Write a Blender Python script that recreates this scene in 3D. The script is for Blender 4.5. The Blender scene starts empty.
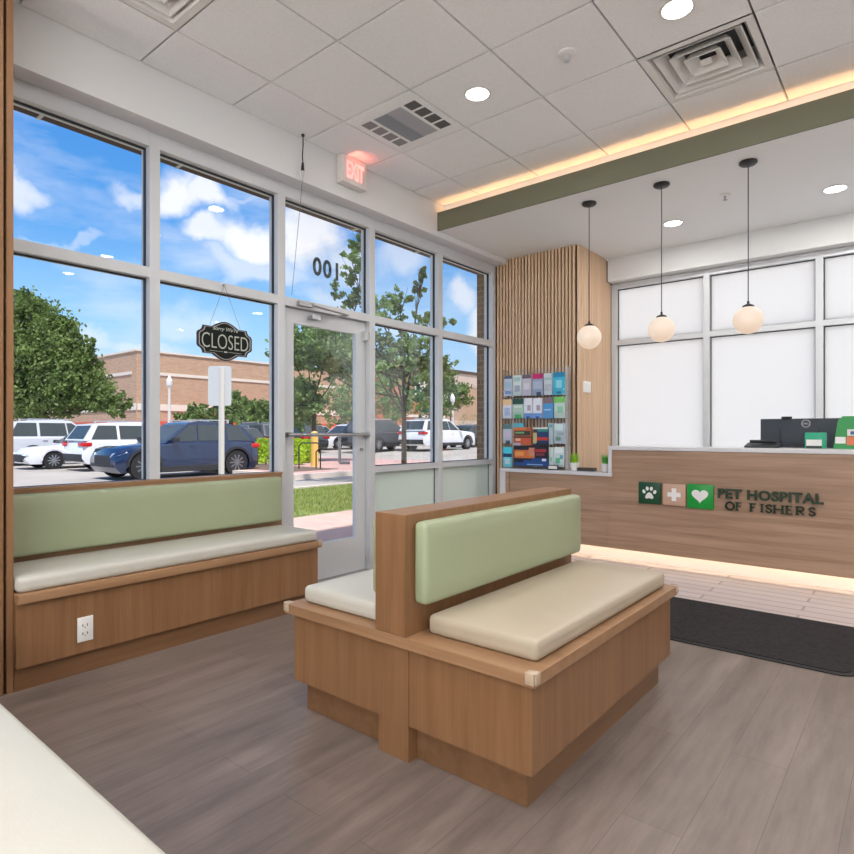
import bpy, bmesh, math, random
from mathutils import Vector, Matrix
PI = math.pi
random.seed(7)
SC = bpy.context.scene
COL = SC.collection

# ---------------------------------------------------------------- camera
CAMZ = 1.19
YAW = math.atan2(493.09, 598.33)
cam = bpy.data.cameras.new('camera'); camo = bpy.data.objects.new('camera', cam); COL.objects.link(camo)
cam.sensor_width = 36; cam.lens = 36 * 598.33 / 854
cam.shift_y = (432.45 - 427) / 854
cam.clip_start = 0.05; cam.clip_end = 600
camo.location = (0, 0, CAMZ); camo.rotation_euler = (PI / 2, 0, YAW)
SC.camera = camo
SC.view_settings.view_transform = 'Standard'; SC.view_settings.look = 'None'
SC.view_settings.gamma = 1; SC.view_settings.use_curve_mapping = False
SC.view_settings.exposure = 0.0
LAMP = 1.0          # scale of all ceiling lamps

def srgb(r, g, b):
    f = lambda c: (c / 12.92 if c <= .04045 else ((c + .055) / 1.055) ** 2.4)
    return (f(r / 255), f(g / 255), f(b / 255), 1)

# measured drawing: a picture ray met with a real plane (used for sizes of things lying in that plane)
_c, _s = math.cos(YAW), math.sin(YAW)
def ray(px, py):
    u = (px - 427) / 598.33; v = (432.45 - py) / 598.33
    return (_c * u - _s, _s * u + _c, v)
def atY(px, py, Y):
    r = ray(px, py); t = Y / r[1]; return (r[0] * t, Y, CAMZ + r[2] * t)

# ---------------------------------------------------------------- sky
world = bpy.data.worlds.new('sky'); SC.world = world; world.use_nodes = True
wn, wl = world.node_tree.nodes, world.node_tree.links
wn.clear()
def wnode(t, **k):
    n = wn.new(t)
    for a, b in k.items(): setattr(n, a, b)
    return n
w_out = wnode('ShaderNodeOutputWorld'); w_bg = wnode('ShaderNodeBackground')
w_tc = wnode('ShaderNodeTexCoord')
w_sep = wnode('ShaderNodeSeparateXYZ'); wl.new(w_tc.outputs['Generated'], w_sep.inputs[0])
w_ramp = wnode('ShaderNodeValToRGB'); wl.new(w_sep.outputs['Z'], w_ramp.inputs[0])
e = w_ramp.color_ramp.elements
e[0].position = 0.0; e[0].color = srgb(206, 222, 238)
e[1].position = 1.0; e[1].color = srgb(50, 110, 190)
for p, c in ((.06, srgb(188, 214, 240)), (.16, srgb(150, 198, 240)), (.30, srgb(88, 154, 222)), (.5, srgb(58, 126, 204))):
    x = e.new(p); x.color = c
w_noise = wnode('ShaderNodeTexNoise'); w_noise.inputs['Scale'].default_value = 9; w_noise.inputs['Detail'].default_value = 7
wl.new(w_tc.outputs['Generated'], w_noise.inputs['Vector'])
w_nc = wnode('ShaderNodeVectorMath', operation='SUBTRACT'); wl.new(w_noise.outputs['Color'], w_nc.inputs[0]); w_nc.inputs[1].default_value = (.5, .5, .5)
w_ns = wnode('ShaderNodeVectorMath', operation='SCALE'); wl.new(w_nc.outputs[0], w_ns.inputs[0]); w_ns.inputs['Scale'].default_value = .16
w_dir = wnode('ShaderNodeVectorMath', operation='ADD'); wl.new(w_tc.outputs['Generated'], w_dir.inputs[0]); wl.new(w_ns.outputs[0], w_dir.inputs[1])
clouds = [(168, 190, 34, 30, 1.0), (205, 195, 30, 22, .95), (205, 242, 34, 18, .9), (250, 240, 45, 26, 1.0), (300, 240, 42, 34, 1.0), (345, 262, 25, 18, .7),
          (250, 272, 60, 16, .6), (20, 186, 34, 20, .75), (130, 193, 28, 14, .65), (408, 250, 44, 24, .6), (455, 300, 24, 18, .75), (482, 322, 22, 18, .85),
          (60, 345, 60, 14, .5), (190, 320, 60, 20, .4), (150, 350, 40, 12, .5), (240, 190, 45, 6, .4), (400, 318, 30, 18, .6), (330, 300, 40, 16, .5), (60, 240, 40, 5, .35)]
prev = None
for (px, py, rx, ry, a) in clouds:
    d = Vector(ray(px, py)); L = d.length; d = d / L
    sub = wnode('ShaderNodeVectorMath', operation='SUBTRACT'); wl.new(w_dir.outputs[0], sub.inputs[0]); sub.inputs[1].default_value = d
    mul = wnode('ShaderNodeVectorMath', operation='MULTIPLY'); wl.new(sub.outputs[0], mul.inputs[0])
    kx = 598.33 * L / rx; kz = 598.33 * L / ry
    mul.inputs[1].default_value = (kx, kx, kz)
    ln = wnode('ShaderNodeVectorMath', operation='LENGTH'); wl.new(mul.outputs[0], ln.inputs[0])
    mr = wnode('ShaderNodeMapRange'); mr.interpolation_type = 'SMOOTHSTEP'
    wl.new(ln.outputs['Value'], mr.inputs['Value'])
    mr.inputs['From Min'].default_value = 1.25; mr.inputs['From Max'].default_value = .45
    mr.inputs['To Min'].default_value = 0; mr.inputs['To Max'].default_value = a
    if prev is None: prev = mr.outputs['Result']
    else:
        mx = wnode('ShaderNodeMath', operation='MAXIMUM'); wl.new(prev, mx.inputs[0]); wl.new(mr.outputs['Result'], mx.inputs[1]); prev = mx.outputs[0]
# thin general cloud cover
w_n2 = wnode('ShaderNodeTexNoise'); w_n2.inputs['Scale'].default_value = 3.2; w_n2.inputs['Detail'].default_value = 8; w_n2.inputs['Roughness'].default_value = .6
w_map = wnode('ShaderNodeMapping'); w_map.inputs['Scale'].default_value = (1, 1, 3.5); wl.new(w_tc.outputs['Generated'], w_map.inputs[0]); wl.new(w_map.outputs[0], w_n2.inputs['Vector'])
w_m2 = wnode('ShaderNodeMapRange'); wl.new(w_n2.outputs[0], w_m2.inputs['Value']); w_m2.inputs['From Min'].default_value = .5; w_m2.inputs['From Max'].default_value = .75; w_m2.inputs['To Max'].default_value = .55
mx = wnode('ShaderNodeMath', operation='MAXIMUM'); wl.new(prev, mx.inputs[0]); wl.new(w_m2.outputs[0], mx.inputs[1]); prev = mx.outputs[0]
# white cloud bank added out of view to brighten the frosted back windows
w_b1 = wnode('ShaderNodeMapRange'); wl.new(w_sep.outputs['X'], w_b1.inputs['Value']); w_b1.inputs['From Min'].default_value = -.50; w_b1.inputs['From Max'].default_value = -.42
w_b2 = wnode('ShaderNodeMapRange'); wl.new(w_sep.outputs['Y'], w_b2.inputs['Value']); w_b2.inputs['From Min'].default_value = 0; w_b2.inputs['From Max'].default_value = .3
w_b3 = wnode('ShaderNodeMath', operation='MULTIPLY'); wl.new(w_b1.outputs[0], w_b3.inputs[0]); wl.new(w_b2.outputs[0], w_b3.inputs[1])
mx = wnode('ShaderNodeMath', operation='MAXIMUM'); wl.new(prev, mx.inputs[0]); wl.new(w_b3.outputs[0], mx.inputs[1]); prev = mx.outputs[0]
w_cc = wnode('ShaderNodeMixRGB'); w_cc.inputs[1].default_value = srgb(206, 212, 226); w_cc.inputs[2].default_value = srgb(246, 246, 250)
wl.new(w_n2.outputs[0], w_cc.inputs[0])
w_mix = wnode('ShaderNodeMixRGB'); wl.new(prev, w_mix.inputs[0]); wl.new(w_ramp.outputs[0], w_mix.inputs[1]); wl.new(w_cc.outputs[0], w_mix.inputs[2])
wl.new(w_mix.outputs[0], w_bg.inputs[0]); w_bg.inputs[1].default_value = 1.3; wl.new(w_bg.outputs[0], w_out.inputs[0])

sun = bpy.data.lights.new('sun', 'SUN'); sun.energy = 5.5; sun.angle = math.radians(2); sun.color = (1, .96, .9)
suno = bpy.data.objects.new('sun', sun); COL.objects.link(suno)
SUN_DIR = Vector((.36, -.28, .89)).normalized()
suno.rotation_euler = SUN_DIR.to_track_quat('Z', 'Y').to_euler()

# ---------------------------------------------------------------- materials
MATS = {}
def new_mat(name):
    m = bpy.data.materials.new(name); m.use_nodes = True
    nt = m.node_tree; b = nt.nodes['Principled BSDF']
    return m, nt, b
def mat(name, col, rough=.5, metal=0, spec=.5, noise=0, nscale=20, bump=0, bscale=60, coat=0):
    if name in MATS: return MATS[name]
    m, nt, b = new_mat(name)
    b.inputs['Base Color'].default_value = col; b.inputs['Roughness'].default_value = rough
    b.inputs['Metallic'].default_value = metal; b.inputs['Specular IOR Level'].default_value = spec
    b.inputs['Coat Weight'].default_value = coat
    tc = nt.nodes.new('ShaderNodeTexCoord')
    if noise:
        n = nt.nodes.new('ShaderNodeTexNoise'); n.inputs['Scale'].default_value = nscale; n.inputs['Detail'].default_value = 5
        nt.links.new(tc.outputs['Object'], n.inputs['Vector'])
        r = nt.nodes.new('ShaderNodeMapRange'); nt.links.new(n.outputs[0], r.inputs[0]); r.inputs['From Min'].default_value = .3; r.inputs['From Max'].default_value = .7
        r.inputs['To Min'].default_value = 1 - noise; r.inputs['To Max'].default_value = 1 + noise
        h = nt.nodes.new('ShaderNodeHueSaturation'); h.inputs['Color'].default_value = col
        nt.links.new(r.outputs[0], h.inputs['Value']); nt.links.new(h.outputs[0], b.inputs['Base Color'])
    if bump:
        n = nt.nodes.new('ShaderNodeTexNoise'); n.inputs['Scale'].default_value = bscale; n.inputs['Detail'].default_value = 4
        nt.links.new(tc.outputs['Object'], n.inputs['Vector'])
        bp = nt.nodes.new('ShaderNodeBump'); bp.inputs['Strength'].default_value = bump; bp.inputs['Distance'].default_value = .01
        nt.links.new(n.outputs[0], bp.inputs['Height']); nt.links.new(bp.outputs[0], b.inputs['Normal'])
    MATS[name] = m; return m
def emit(name, col, s, base=.8):
    if name in MATS: return MATS[name]
    m, nt, b = new_mat(name)
    b.inputs['Base Color'].default_value = (base, base, base, 1)
    b.inputs['Emission Color'].default_value = col; b.inputs['Emission Strength'].default_value = s
    MATS[name] = m; return m
def wood(name, c1, c2, axis='Z', rough=.36, fine=1.0, contrast=1.0):
    """grain runs along axis"""
    if name in MATS: return MATS[name]
    m, nt, b = new_mat(name)
    N = nt.nodes.new; Lk = nt.links.new
    tc = N('ShaderNodeTexCoord'); mp = N('ShaderNodeMapping'); Lk(tc.outputs['Object'], mp.inputs[0])
    s = [16 * fine] * 3; s['XYZ'.index(axis)] = .9
    mp.inputs['Scale'].default_value = s
    n = N('ShaderNodeTexNoise'); n.inputs['Scale'].default_value = 1.2; n.inputs['Detail'].default_value = 6; n.inputs['Distortion'].default_value = .5; Lk(mp.outputs[0], n.inputs['Vector'])
    mp2 = N('ShaderNodeMapping'); Lk(tc.outputs['Object'], mp2.inputs[0])
    s2 = [140 * fine] * 3; s2['XYZ'.index(axis)] = 3
    mp2.inputs['Scale'].default_value = s2
    n2 = N('ShaderNodeTexNoise'); n2.inputs['Scale'].default_value = 1; n2.inputs['Detail'].default_value = 3; Lk(mp2.outputs[0], n2.inputs['Vector'])
    ad = N('ShaderNodeMath'); ad.operation = 'MULTIPLY_ADD'; Lk(n2.outputs[0], ad.inputs[0]); ad.inputs[1].default_value = .55
    Lk(n.outputs[0], ad.inputs[2])
    r = N('ShaderNodeMapRange'); Lk(ad.outputs[0], r.inputs[0]); r.inputs['From Min'].default_value = .77 - .35 / contrast; r.inputs['From Max'].default_value = .77 + .35 / contrast
    mix = N('ShaderNodeMixRGB'); mix.inputs[1].default_value = c1; mix.inputs[2].default_value = c2; Lk(r.outputs[0], mix.inputs[0])
    Lk(mix.outputs[0], b.inputs['Base Color']); b.inputs['Roughness'].default_value = rough; b.inputs['Specular IOR Level'].default_value = .4
    MATS[name] = m; return m

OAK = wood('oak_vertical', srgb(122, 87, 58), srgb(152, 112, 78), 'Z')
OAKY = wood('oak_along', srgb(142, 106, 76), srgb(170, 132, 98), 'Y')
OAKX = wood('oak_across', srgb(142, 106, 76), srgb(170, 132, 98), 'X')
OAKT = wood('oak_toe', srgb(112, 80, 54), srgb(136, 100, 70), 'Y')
DESKW = wood('desk_veneer', srgb(142, 112, 90), srgb(184, 152, 128), 'X', contrast=1.15, fine=1.2)
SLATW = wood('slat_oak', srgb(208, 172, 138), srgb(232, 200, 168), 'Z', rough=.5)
SLATB = mat('slat_backing', srgb(30, 20, 15), .9)
DARKGAP = mat('dark_gap', srgb(26, 20, 18), .9)
PLASTER = mat('plaster', srgb(224, 224, 223), .8, bump=.05, bscale=150)
TILEM = mat('ceiling_tile', srgb(248, 248, 248), .9, noise=.03, nscale=60, bump=.15, bscale=260)
LOWCEIL = mat('gypsum_ceiling', srgb(236, 236, 235), .8)
GREY = mat('grid_grey', srgb(150, 150, 150), .7)
SAGE = mat('sage_paint', srgb(112, 112, 92), .6)
ALU = mat('clear_aluminium', srgb(206, 208, 210), .38, metal=.12)
GASKET = mat('gasket', srgb(36, 44, 56), .6)
VINYLG = mat('sage_vinyl', srgb(158, 167, 135), .42, noise=.03, nscale=4, bump=.06, bscale=200)
VINYLC = mat('cream_vinyl', srgb(182, 169, 148), .38, noise=.02, nscale=4, bump=.06, bscale=200)
VINYLW = mat('pale_vinyl', srgb(198, 195, 184), .38, noise=.02, nscale=4, bump=.06, bscale=200)
QUARTZ = mat('white_quartz', srgb(214, 212, 214), .25)
WHITE = mat('white_plastic', srgb(232, 230, 226), .4)
BLACK = mat('black_metal', srgb(34, 36, 38), .45)
CHROME = mat('brushed_steel', srgb(170, 170, 172), .3, metal=.9)
SLOT = mat('dark_slot', srgb(70, 64, 60), .8)
MATB = mat('mat_pile', srgb(36, 31, 32), .95, noise=.6, nscale=45, bump=.8, bscale=220)
MATR = mat('mat_rubber', srgb(34, 32, 32), .7)
BRICK = None

def glass_mat(name, tint, refl=1.0):
    m = bpy.data.materials.new(name); m.use_nodes = True; nt = m.node_tree; nt.nodes.clear()
    N = nt.nodes.new; o = N('ShaderNodeOutputMaterial'); t = N('ShaderNodeBsdfTransparent'); t.inputs[0].default_value = tint
    g = N('ShaderNodeBsdfGlossy'); g.inputs['Roughness'].default_value = .01
    f = N('ShaderNodeFresnel'); f.inputs['IOR'].default_value = 1.5
    mu = N('ShaderNodeMath'); mu.operation = 'MULTIPLY'; mu.inputs[1].default_value = refl; nt.links.new(f.outputs[0], mu.inputs[0])
    x = N('ShaderNodeMixShader'); nt.links.new(mu.outputs[0], x.inputs[0]); nt.links.new(t.outputs[0], x.inputs[1]); nt.links.new(g.outputs[0], x.inputs[2])
    nt.links.new(x.outputs[0], o.inputs[0]); MATS[name] = m; return m
GLASS = glass_mat('window_glass', (.985, .99, .988, 1), .13)
ACRYL = glass_mat('acrylic', (.985, .99, .995, 1), .5)
def frosted(name, col, trans):
    m = bpy.data.materials.new(name); m.use_nodes = True; nt = m.node_tree; nt.nodes.clear()
    N = nt.nodes.new; o = N('ShaderNodeOutputMaterial'); t = N('ShaderNodeBsdfTranslucent'); t.inputs[0].default_value = trans
    d = N('ShaderNodeBsdfDiffuse'); d.inputs[0].default_value = col
    x = N('ShaderNodeMixShader'); x.inputs[0].default_value = .6 if 'green' in name else .08
    nt.links.new(t.outputs[0], x.inputs[1]); nt.links.new(d.outputs[0], x.inputs[2]); nt.links.new(x.outputs[0], o.inputs[0])
    MATS[name] = m; return m
FROST = frosted('frosted_film', (.86, .86, .85, 1), (1, .985, .95, 1))
FROSTG = frosted('frosted_green_film', srgb(226, 236, 226), srgb(250, 252, 240))

def floor_mat():
    m, nt, b = new_mat('vinyl_plank'); N = nt.nodes.new; Lk = nt.links.new
    tc = N('ShaderNodeTexCoord'); mp = N('ShaderNodeMapping'); Lk(tc.outputs['Object'], mp.inputs[0]); mp.inputs['Rotation'].default_value = (0, 0, PI / 2)
    br = N('ShaderNodeTexBrick'); Lk(mp.outputs[0], br.inputs['Vector']); br.inputs['Scale'].default_value = 1
    br.inputs['Brick Width'].default_value = 1.22; br.inputs['Row Height'].default_value = .18; br.inputs['Mortar Size'].default_value = .0012
    br.inputs['Color1'].default_value = srgb(120, 107, 99); br.inputs['Color2'].default_value = srgb(128, 114, 106); br.inputs['Mortar'].default_value = srgb(100, 88, 82); br.inputs['Bias'].default_value = 0
    mp2 = N('ShaderNodeMapping'); Lk(tc.outputs['Object'], mp2.inputs[0]); mp2.inputs['Scale'].default_value = (7, .8, 1)
    n = N('ShaderNodeTexNoise'); n.inputs['Scale'].default_value = 1.6; n.inputs['Detail'].default_value = 9; n.inputs['Roughness'].default_value = .68; Lk(mp2.outputs[0], n.inputs['Vector'])
    r = N('ShaderNodeMapRange'); Lk(n.outputs[0], r.inputs[0]); r.inputs['From Min'].default_value = .3; r.inputs['From Max'].default_value = .7; r.inputs['To Min'].default_value = .64; r.inputs['To Max'].default_value = 1.34
    h = N('ShaderNodeHueSaturation'); Lk(br.outputs['Color'], h.inputs['Color']); Lk(r.outputs[0], h.inputs['Value'])
    Lk(h.outputs[0], b.inputs['Base Color'])
    r2 = N('ShaderNodeMapRange'); Lk(n.outputs[0], r2.inputs[0]); r2.inputs['To Min'].default_value = .26; r2.inputs['To Max'].default_value = .46
    Lk(r2.outputs[0], b.inputs['Roughness'])
    bp = N('ShaderNodeBump'); bp.inputs['Strength'].default_value = .15; bp.inputs['Distance'].default_value = .003; Lk(n.outputs[0], bp.inputs['Height']); Lk(bp.outputs[0], b.inputs['Normal'])
    return m
def ribbed_mat():
    m, nt, b = new_mat('pale_plank'); N = nt.nodes.new; Lk = nt.links.new
    tc = N('ShaderNodeTexCoord')
    br = N('ShaderNodeTexBrick'); Lk(tc.outputs['Object'], br.inputs['Vector']); br.inputs['Scale'].default_value = 1
    br.inputs['Brick Width'].default_value = 1.22; br.inputs['Row Height'].default_value = .13; br.inputs['Mortar Size'].default_value = .009
    br.inputs['Color1'].default_value = srgb(196, 183, 180); br.inputs['Color2'].default_value = srgb(206, 193, 190); br.inputs['Mortar'].default_value = srgb(160, 146, 144)
    Lk(br.outputs['Color'], b.inputs['Base Color']); b.inputs['Roughness'].default_value = .4
    return m
def brick_mat(name, c1, c2, mo, w=.4, h=.12, ms=.012, axis='X', rough=.9):
    m, nt, b = new_mat(name); N = nt.nodes.new; Lk = nt.links.new
    tc = N('ShaderNodeTexCoord'); mp = N('ShaderNodeMapping'); Lk(tc.outputs['Object'], mp.inputs[0])
    if axis == 'X': mp.inputs['Rotation'].default_value = (PI / 2, 0, 0)       # facade in the XZ plane
    if axis == 'Y': mp.inputs['Rotation'].default_value = (PI / 2, 0, PI / 2)  # facade in the YZ plane
    if axis == 'Y':
        sp = N('ShaderNodeSeparateXYZ'); cb = N('ShaderNodeCombineXYZ'); Lk(tc.outputs['Object'], sp.inputs[0]); Lk(sp.outputs[1], cb.inputs[0]); Lk(sp.outputs[2], cb.inputs[1]); src = cb.outputs[0]
    elif axis == 'X':
        sp = N('ShaderNodeSeparateXYZ'); cb = N('ShaderNodeCombineXYZ'); Lk(tc.outputs['Object'], sp.inputs[0]); Lk(sp.outputs[0], cb.inputs[0]); Lk(sp.outputs[2], cb.inputs[1]); src = cb.outputs[0]
    else: src = tc.outputs['Object']
    br = N('ShaderNodeTexBrick'); Lk(src, br.inputs['Vector']); br.inputs['Scale'].default_value = 1
    br.inputs['Brick Width'].default_value = w; br.inputs['Row Height'].default_value = h; br.inputs['Mortar Size'].default_value = ms
    br.inputs['Color1'].default_value = c1; br.inputs['Color2'].default_value = c2; br.inputs['Mortar'].default_value = mo
    Lk(br.outputs['Color'], b.inputs['Base Color']); b.inputs['Roughness'].default_value = rough
    return m
FLOORM = floor_mat(); RIBM = ribbed_mat()
TANB = brick_mat('tan_brick_y', srgb(178, 140, 112), srgb(194, 156, 128), srgb(196, 172, 150), axis='Y')
TANBX = brick_mat('tan_brick_x', srgb(178, 140, 112), srgb(194, 156, 128), srgb(196, 172, 150), axis='X')
ORB = brick_mat('orange_brick', srgb(184, 110, 82), srgb(194, 122, 92), srgb(188, 140, 116), axis='Y')
PIERB = brick_mat('pier_brick', srgb(120, 98, 74), srgb(142, 116, 88), srgb(150, 132, 110), w=.2, h=.067, ms=.008, axis='X')
PAVER = brick_mat('paver', srgb(206, 168, 156), srgb(214, 182, 170), srgb(196, 168, 158), w=.2, h=.1, ms=.006, axis='Z')
PAVRED = brick_mat('paver_red', srgb(190, 150, 142), srgb(202, 164, 156), srgb(190, 160, 152), w=.3, h=.15, ms=.01, axis='Z')
ASPH = mat('asphalt', srgb(170, 162, 154), .9, noise=.12, nscale=.5)
CURB = mat('kerb_concrete', srgb(214, 200, 188), .9)
GRASS = mat('grass', srgb(114, 128, 62), .9, noise=.4, nscale=3, bump=1, bscale=60)
MULCH = mat('mulch', srgb(112, 92, 80), .95, noise=.3, nscale=12)
CREAMB = mat('cream_band', srgb(226, 214, 200), .8)
REDB = mat('red_band', srgb(206, 96, 76), .8)
BROWN = mat('brown_soffit', srgb(82, 64, 56), .8)

# ---------------------------------------------------------------- mesh helpers
def bx(bm, x0, x1, y0, y1, z0, z1, mi=0, bevel=0, seg=2):
    r = bmesh.ops.create_cube(bm, size=1)
    vs = r['verts']
    bmesh.ops.scale(bm, vec=(abs(x1 - x0), abs(y1 - y0), abs(z1 - z0)), verts=vs)
    bmesh.ops.translate(bm, vec=((x0 + x1) / 2, (y0 + y1) / 2, (z0 + z1) / 2), verts=vs)
    fs = set(f for v in vs for f in v.link_faces)
    for f in fs: f.material_index = mi
    if bevel:
        es = list(set(ed for v in vs for ed in v.link_edges))
        o = bmesh.ops.bevel(bm, geom=es, offset=bevel, segments=seg, affect='EDGES', profile=.5)
        for f in o['faces']: f.material_index = mi
def cyl(bm, p, q, r, r2=None, n=16, mi=0, caps=True):
    p, q = Vector(p), Vector(q); d = q - p; L = d.length
    mtx = Matrix.Translation((p + q) / 2) @ d.to_track_quat('Z', 'Y').to_matrix().to_4x4()
    o = bmesh.ops.create_cone(bm, cap_ends=caps, segments=n, radius1=r, radius2=r if r2 is None else r2, depth=L, matrix=mtx)
    for f in set(f for v in o['verts'] for f in v.link_faces): f.material_index = mi
def quad(bm, pts, mi=0):
    f = bm.faces.new([bm.verts.new(p) for p in pts]); f.material_index = mi; return f
def lathe(bm, prof, c=(0, 0, 0), n=24, mi=0, axis='Z'):
    rings = []
    for r, z in prof:
        ring = []
        for i in range(n):
            a = 2 * PI * i / n
            ring.append(bm.verts.new((c[0] + r * math.cos(a), c[1] + r * math.sin(a), c[2] + z)))
        rings.append(ring)
    for a, b in zip(rings, rings[1:]):
        for i in range(n):
            j = (i + 1) % n
            f = bm.faces.new((a[i], a[j], b[j], b[i])); f.material_index = mi
    for ring in (rings[0], rings[-1]):
        try: f = bm.faces.new(ring); f.material_index = mi
        except Exception: pass
def prism(bm, pts, d, mi=0):
    """closed polygon (3-D points) extruded by the vector d"""
    d = Vector(d)
    a = [bm.verts.new(p) for p in pts]; b = [bm.verts.new(Vector(p) + d) for p in pts]
    f = bm.faces.new(a); f.material_index = mi
    f = bm.faces.new(list(reversed(b))); f.material_index = mi
    n = len(pts)
    for i in range(n):
        f = bm.faces.new((a[i], b[i], b[(i + 1) % n], a[(i + 1) % n])); f.material_index = mi
def obj(name, bm, m, parent=None, smooth=False, recalc=True):
    if recalc: bmesh.ops.recalc_face_normals(bm, faces=bm.faces)
    me = bpy.data.meshes.new(name); bm.to_mesh(me); bm.free()
    for x in (m if isinstance(m, (list, tuple)) else [m]): me.materials.append(x)
    if smooth:
        for p in me.polygons: p.use_smooth = True
        try: me.set_sharp_from_angle(angle=math.radians(40))
        except Exception: pass
    o = bpy.data.objects.new(name, me); COL.objects.link(o)
    if parent is not None:
        o.parent = parent
        o.matrix_parent_inverse = Matrix.Translation(-Vector(parent.location)) if parent.type == 'EMPTY' and parent.get('_world') else Matrix()
    return o
def thing(name, label, cat, loc=(0, 0, 0), rotz=0, group=None, world_children=True):
    o = bpy.data.objects.new(name, None); COL.objects.link(o); o.empty_display_size = .1
    o.location = loc; o.rotation_euler = (0, 0, rotz); o['label'] = label; o['category'] = cat
    if world_children and rotz == 0: o['_world'] = 1
    if group: o['group'] = group
    return o
def tag(o, label, cat, group=None, kind=None):
    o['label'] = label; o['category'] = cat
    if group: o['group'] = group
    if kind: o['kind'] = kind
    return o
def struct(name, bm, m, label=None, smooth=False):
    o = obj(name, bm, m, smooth=smooth); o['kind'] = 'structure'
    if label: o['label'] = label
    return o
def BM(): return bmesh.new()
def boxobj(name, dims, m, parent=None, bevel=0, seg=2, smooth=None):
    b = BM(); bx(b, *dims, bevel=bevel, seg=seg); return obj(name, b, m, parent, smooth=bool(bevel) if smooth is None else smooth)
def copy_tree(o, parent=None):
    c = o.copy(); COL.objects.link(c)
    if parent is not None: c.parent = parent
    for ch in list(o.children): copy_tree(ch, c)
    return c
def text_mesh(txt, size, extrude, offset=0, font_shear=0, spacing=1.0):
    cu = bpy.data.curves.new('lettering', 'FONT'); cu.body = txt; cu.size = size; cu.extrude = extrude; cu.offset = offset; cu.shear = font_shear
    cu.align_x = 'CENTER'; cu.align_y = 'CENTER'; cu.space_character = spacing; cu.resolution_u = 4
    o = bpy.data.objects.new('lettering', cu); COL.objects.link(o)
    bpy.context.view_layer.update()
    me = bpy.data.meshes.new_from_object(o.evaluated_get(bpy.context.evaluated_depsgraph_get()))
    bpy.data.objects.remove(o); bpy.data.curves.remove(cu)
    return me
def text_obj(name, txt, m, parent, width, height, centre, right, up, extrude, **k):
    """lettering fitted to width x height at centre, reading along right"""
    me = text_mesh(txt, 1, .02, **k)
    xs = [v.co.x for v in me.vertices]; ys = [v.co.y for v in me.vertices]
    sx = width / (max(xs) - min(xs)); sy = height / (max(ys) - min(ys)); cx = (max(xs) + min(xs)) / 2; cy = (max(ys) + min(ys)) / 2
    right = Vector(right); up = Vector(up); nrm = right.cross(up)
    for v in me.vertices:
        v.co = Vector(centre) + right * ((v.co.x - cx) * sx) + up * ((v.co.y - cy) * sy) + nrm * (v.co.z / .02 * extrude)
    me.materials.clear(); me.materials.append(m); me.name = name
    o = bpy.data.objects.new(name, me); COL.objects.link(o)
    if parent is not None:
        o.parent = parent
        o.matrix_parent_inverse = Matrix.Translation(-Vector(parent.location)) if parent.get('_world') else Matrix()
    return o

# ================================================================= ROOM
ZC, ZL = 3.363, 3.101
WX = -3.53; FX = -3.66; GX = -3.72
b = BM(); bx(b, FX - .14, 4.2, -3, 4.45, -.12, 0); struct('floor', b, FLOORM, 'dark grey-brown vinyl plank floor')
b = BM(); bx(b, FX - .14, 4.2, 4.45, 6.62, -.12, 0); o = struct('floor', b, RIBM, 'pale ribbed plank floor in front of the desk')
# ceiling: separate lay-in tiles with a reveal between them
GXL = [-3.105 + .6096 * k for k in range(0, 13)]; GYL = [1.637 - .6096 * 8 + .6096 * k for k in range(0, 13)]
skip = {(-3.105, 2): 1}
SPECIAL = []           # cells filled by diffusers: (x0, y0)
def cell_special(x0, y0):
    for a, c in ((-3.105, 1.027), (-1.276, 3.466), (-3.105, 2.856)):
        if abs(x0 - a) < .05 and abs(y0 - c) < .05: return True
    return False
bt = BM(); bg = BM()
xs = [WX] + [x for x in GXL if x > WX + .1]; xs = [x for x in xs if x < 4.1] + [4.2]
ys = [-3] + [y for y in GYL if -2.9 < y < 4.4] + [4.53]
g = .006
for x0, x1 in zip(xs, xs[1:]):
    for y0, y1 in zip(ys, ys[1:]):
        if cell_special(x0, y0): continue
        bx(bt, x0 + g, x1 - g, y0 + g, y1 - g, ZC, ZC + .016)
        bx(bg, x0, x1, y0, y1, ZC + .0165, ZC + .03)
o = obj('ceiling', bt, TILEM); o['kind'] = 'structure'
o = obj('ceiling', bg, GREY); o['kind'] = 'structure'; o.name = 'ceiling_grid'
b = BM(); bx(b, WX - .3, 4.2, -3, 4.53, ZC + .16, ZC + .2); struct('ceiling', b, PLASTER)
# low ceiling over the reception
b = BM(); bx(b, WX, 4.2, 4.455, 6.36, ZL, ZL + .02); bx(b, WX, 4.2, 4.532, 4.56, ZL + .021, ZC + .15); bx(b, WX, 4.2, 4.56, 6.36, ZC + .05, ZC + .07)
struct('ceiling', b, LOWCEIL, 'low white gypsum ceiling over the reception desk')
b = BM(); bx(b, WX + .001, 4.2, 4.437, 4.454, ZL - .001, 3.272); struct('trim_1', b, SAGE, 'sage green fascia board at the edge of the low ceiling')
# LED strip lying in the trough behind the fascia
b = BM(); bx(b, WX + .01, 4.15, 4.500, 4.514, 3.200, 3.203); o = obj('led_strip', b, emit('led_cove', (1, .53, .23, 1), 17)); tag(o, 'warm LED strip in the ceiling cove behind the green fascia', 'light')
b = BM(); bx(b, WX, 4.15, 4.456, 4.531, 3.18, 3.199); struct('trim_2', b, LOWCEIL)
# window wall: plaster header with its underside
b = BM(); bx(b, FX - .10, WX, .91, 6.49, 3.05, ZC + .15); struct('wall_left', b, PLASTER, 'grey white plaster header above the shopfront windows')
b = BM(); bx(b, FX - .14, -3.22, -3, .88, 0, ZC + .15); struct('wall_left', b, SLATB)
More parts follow.
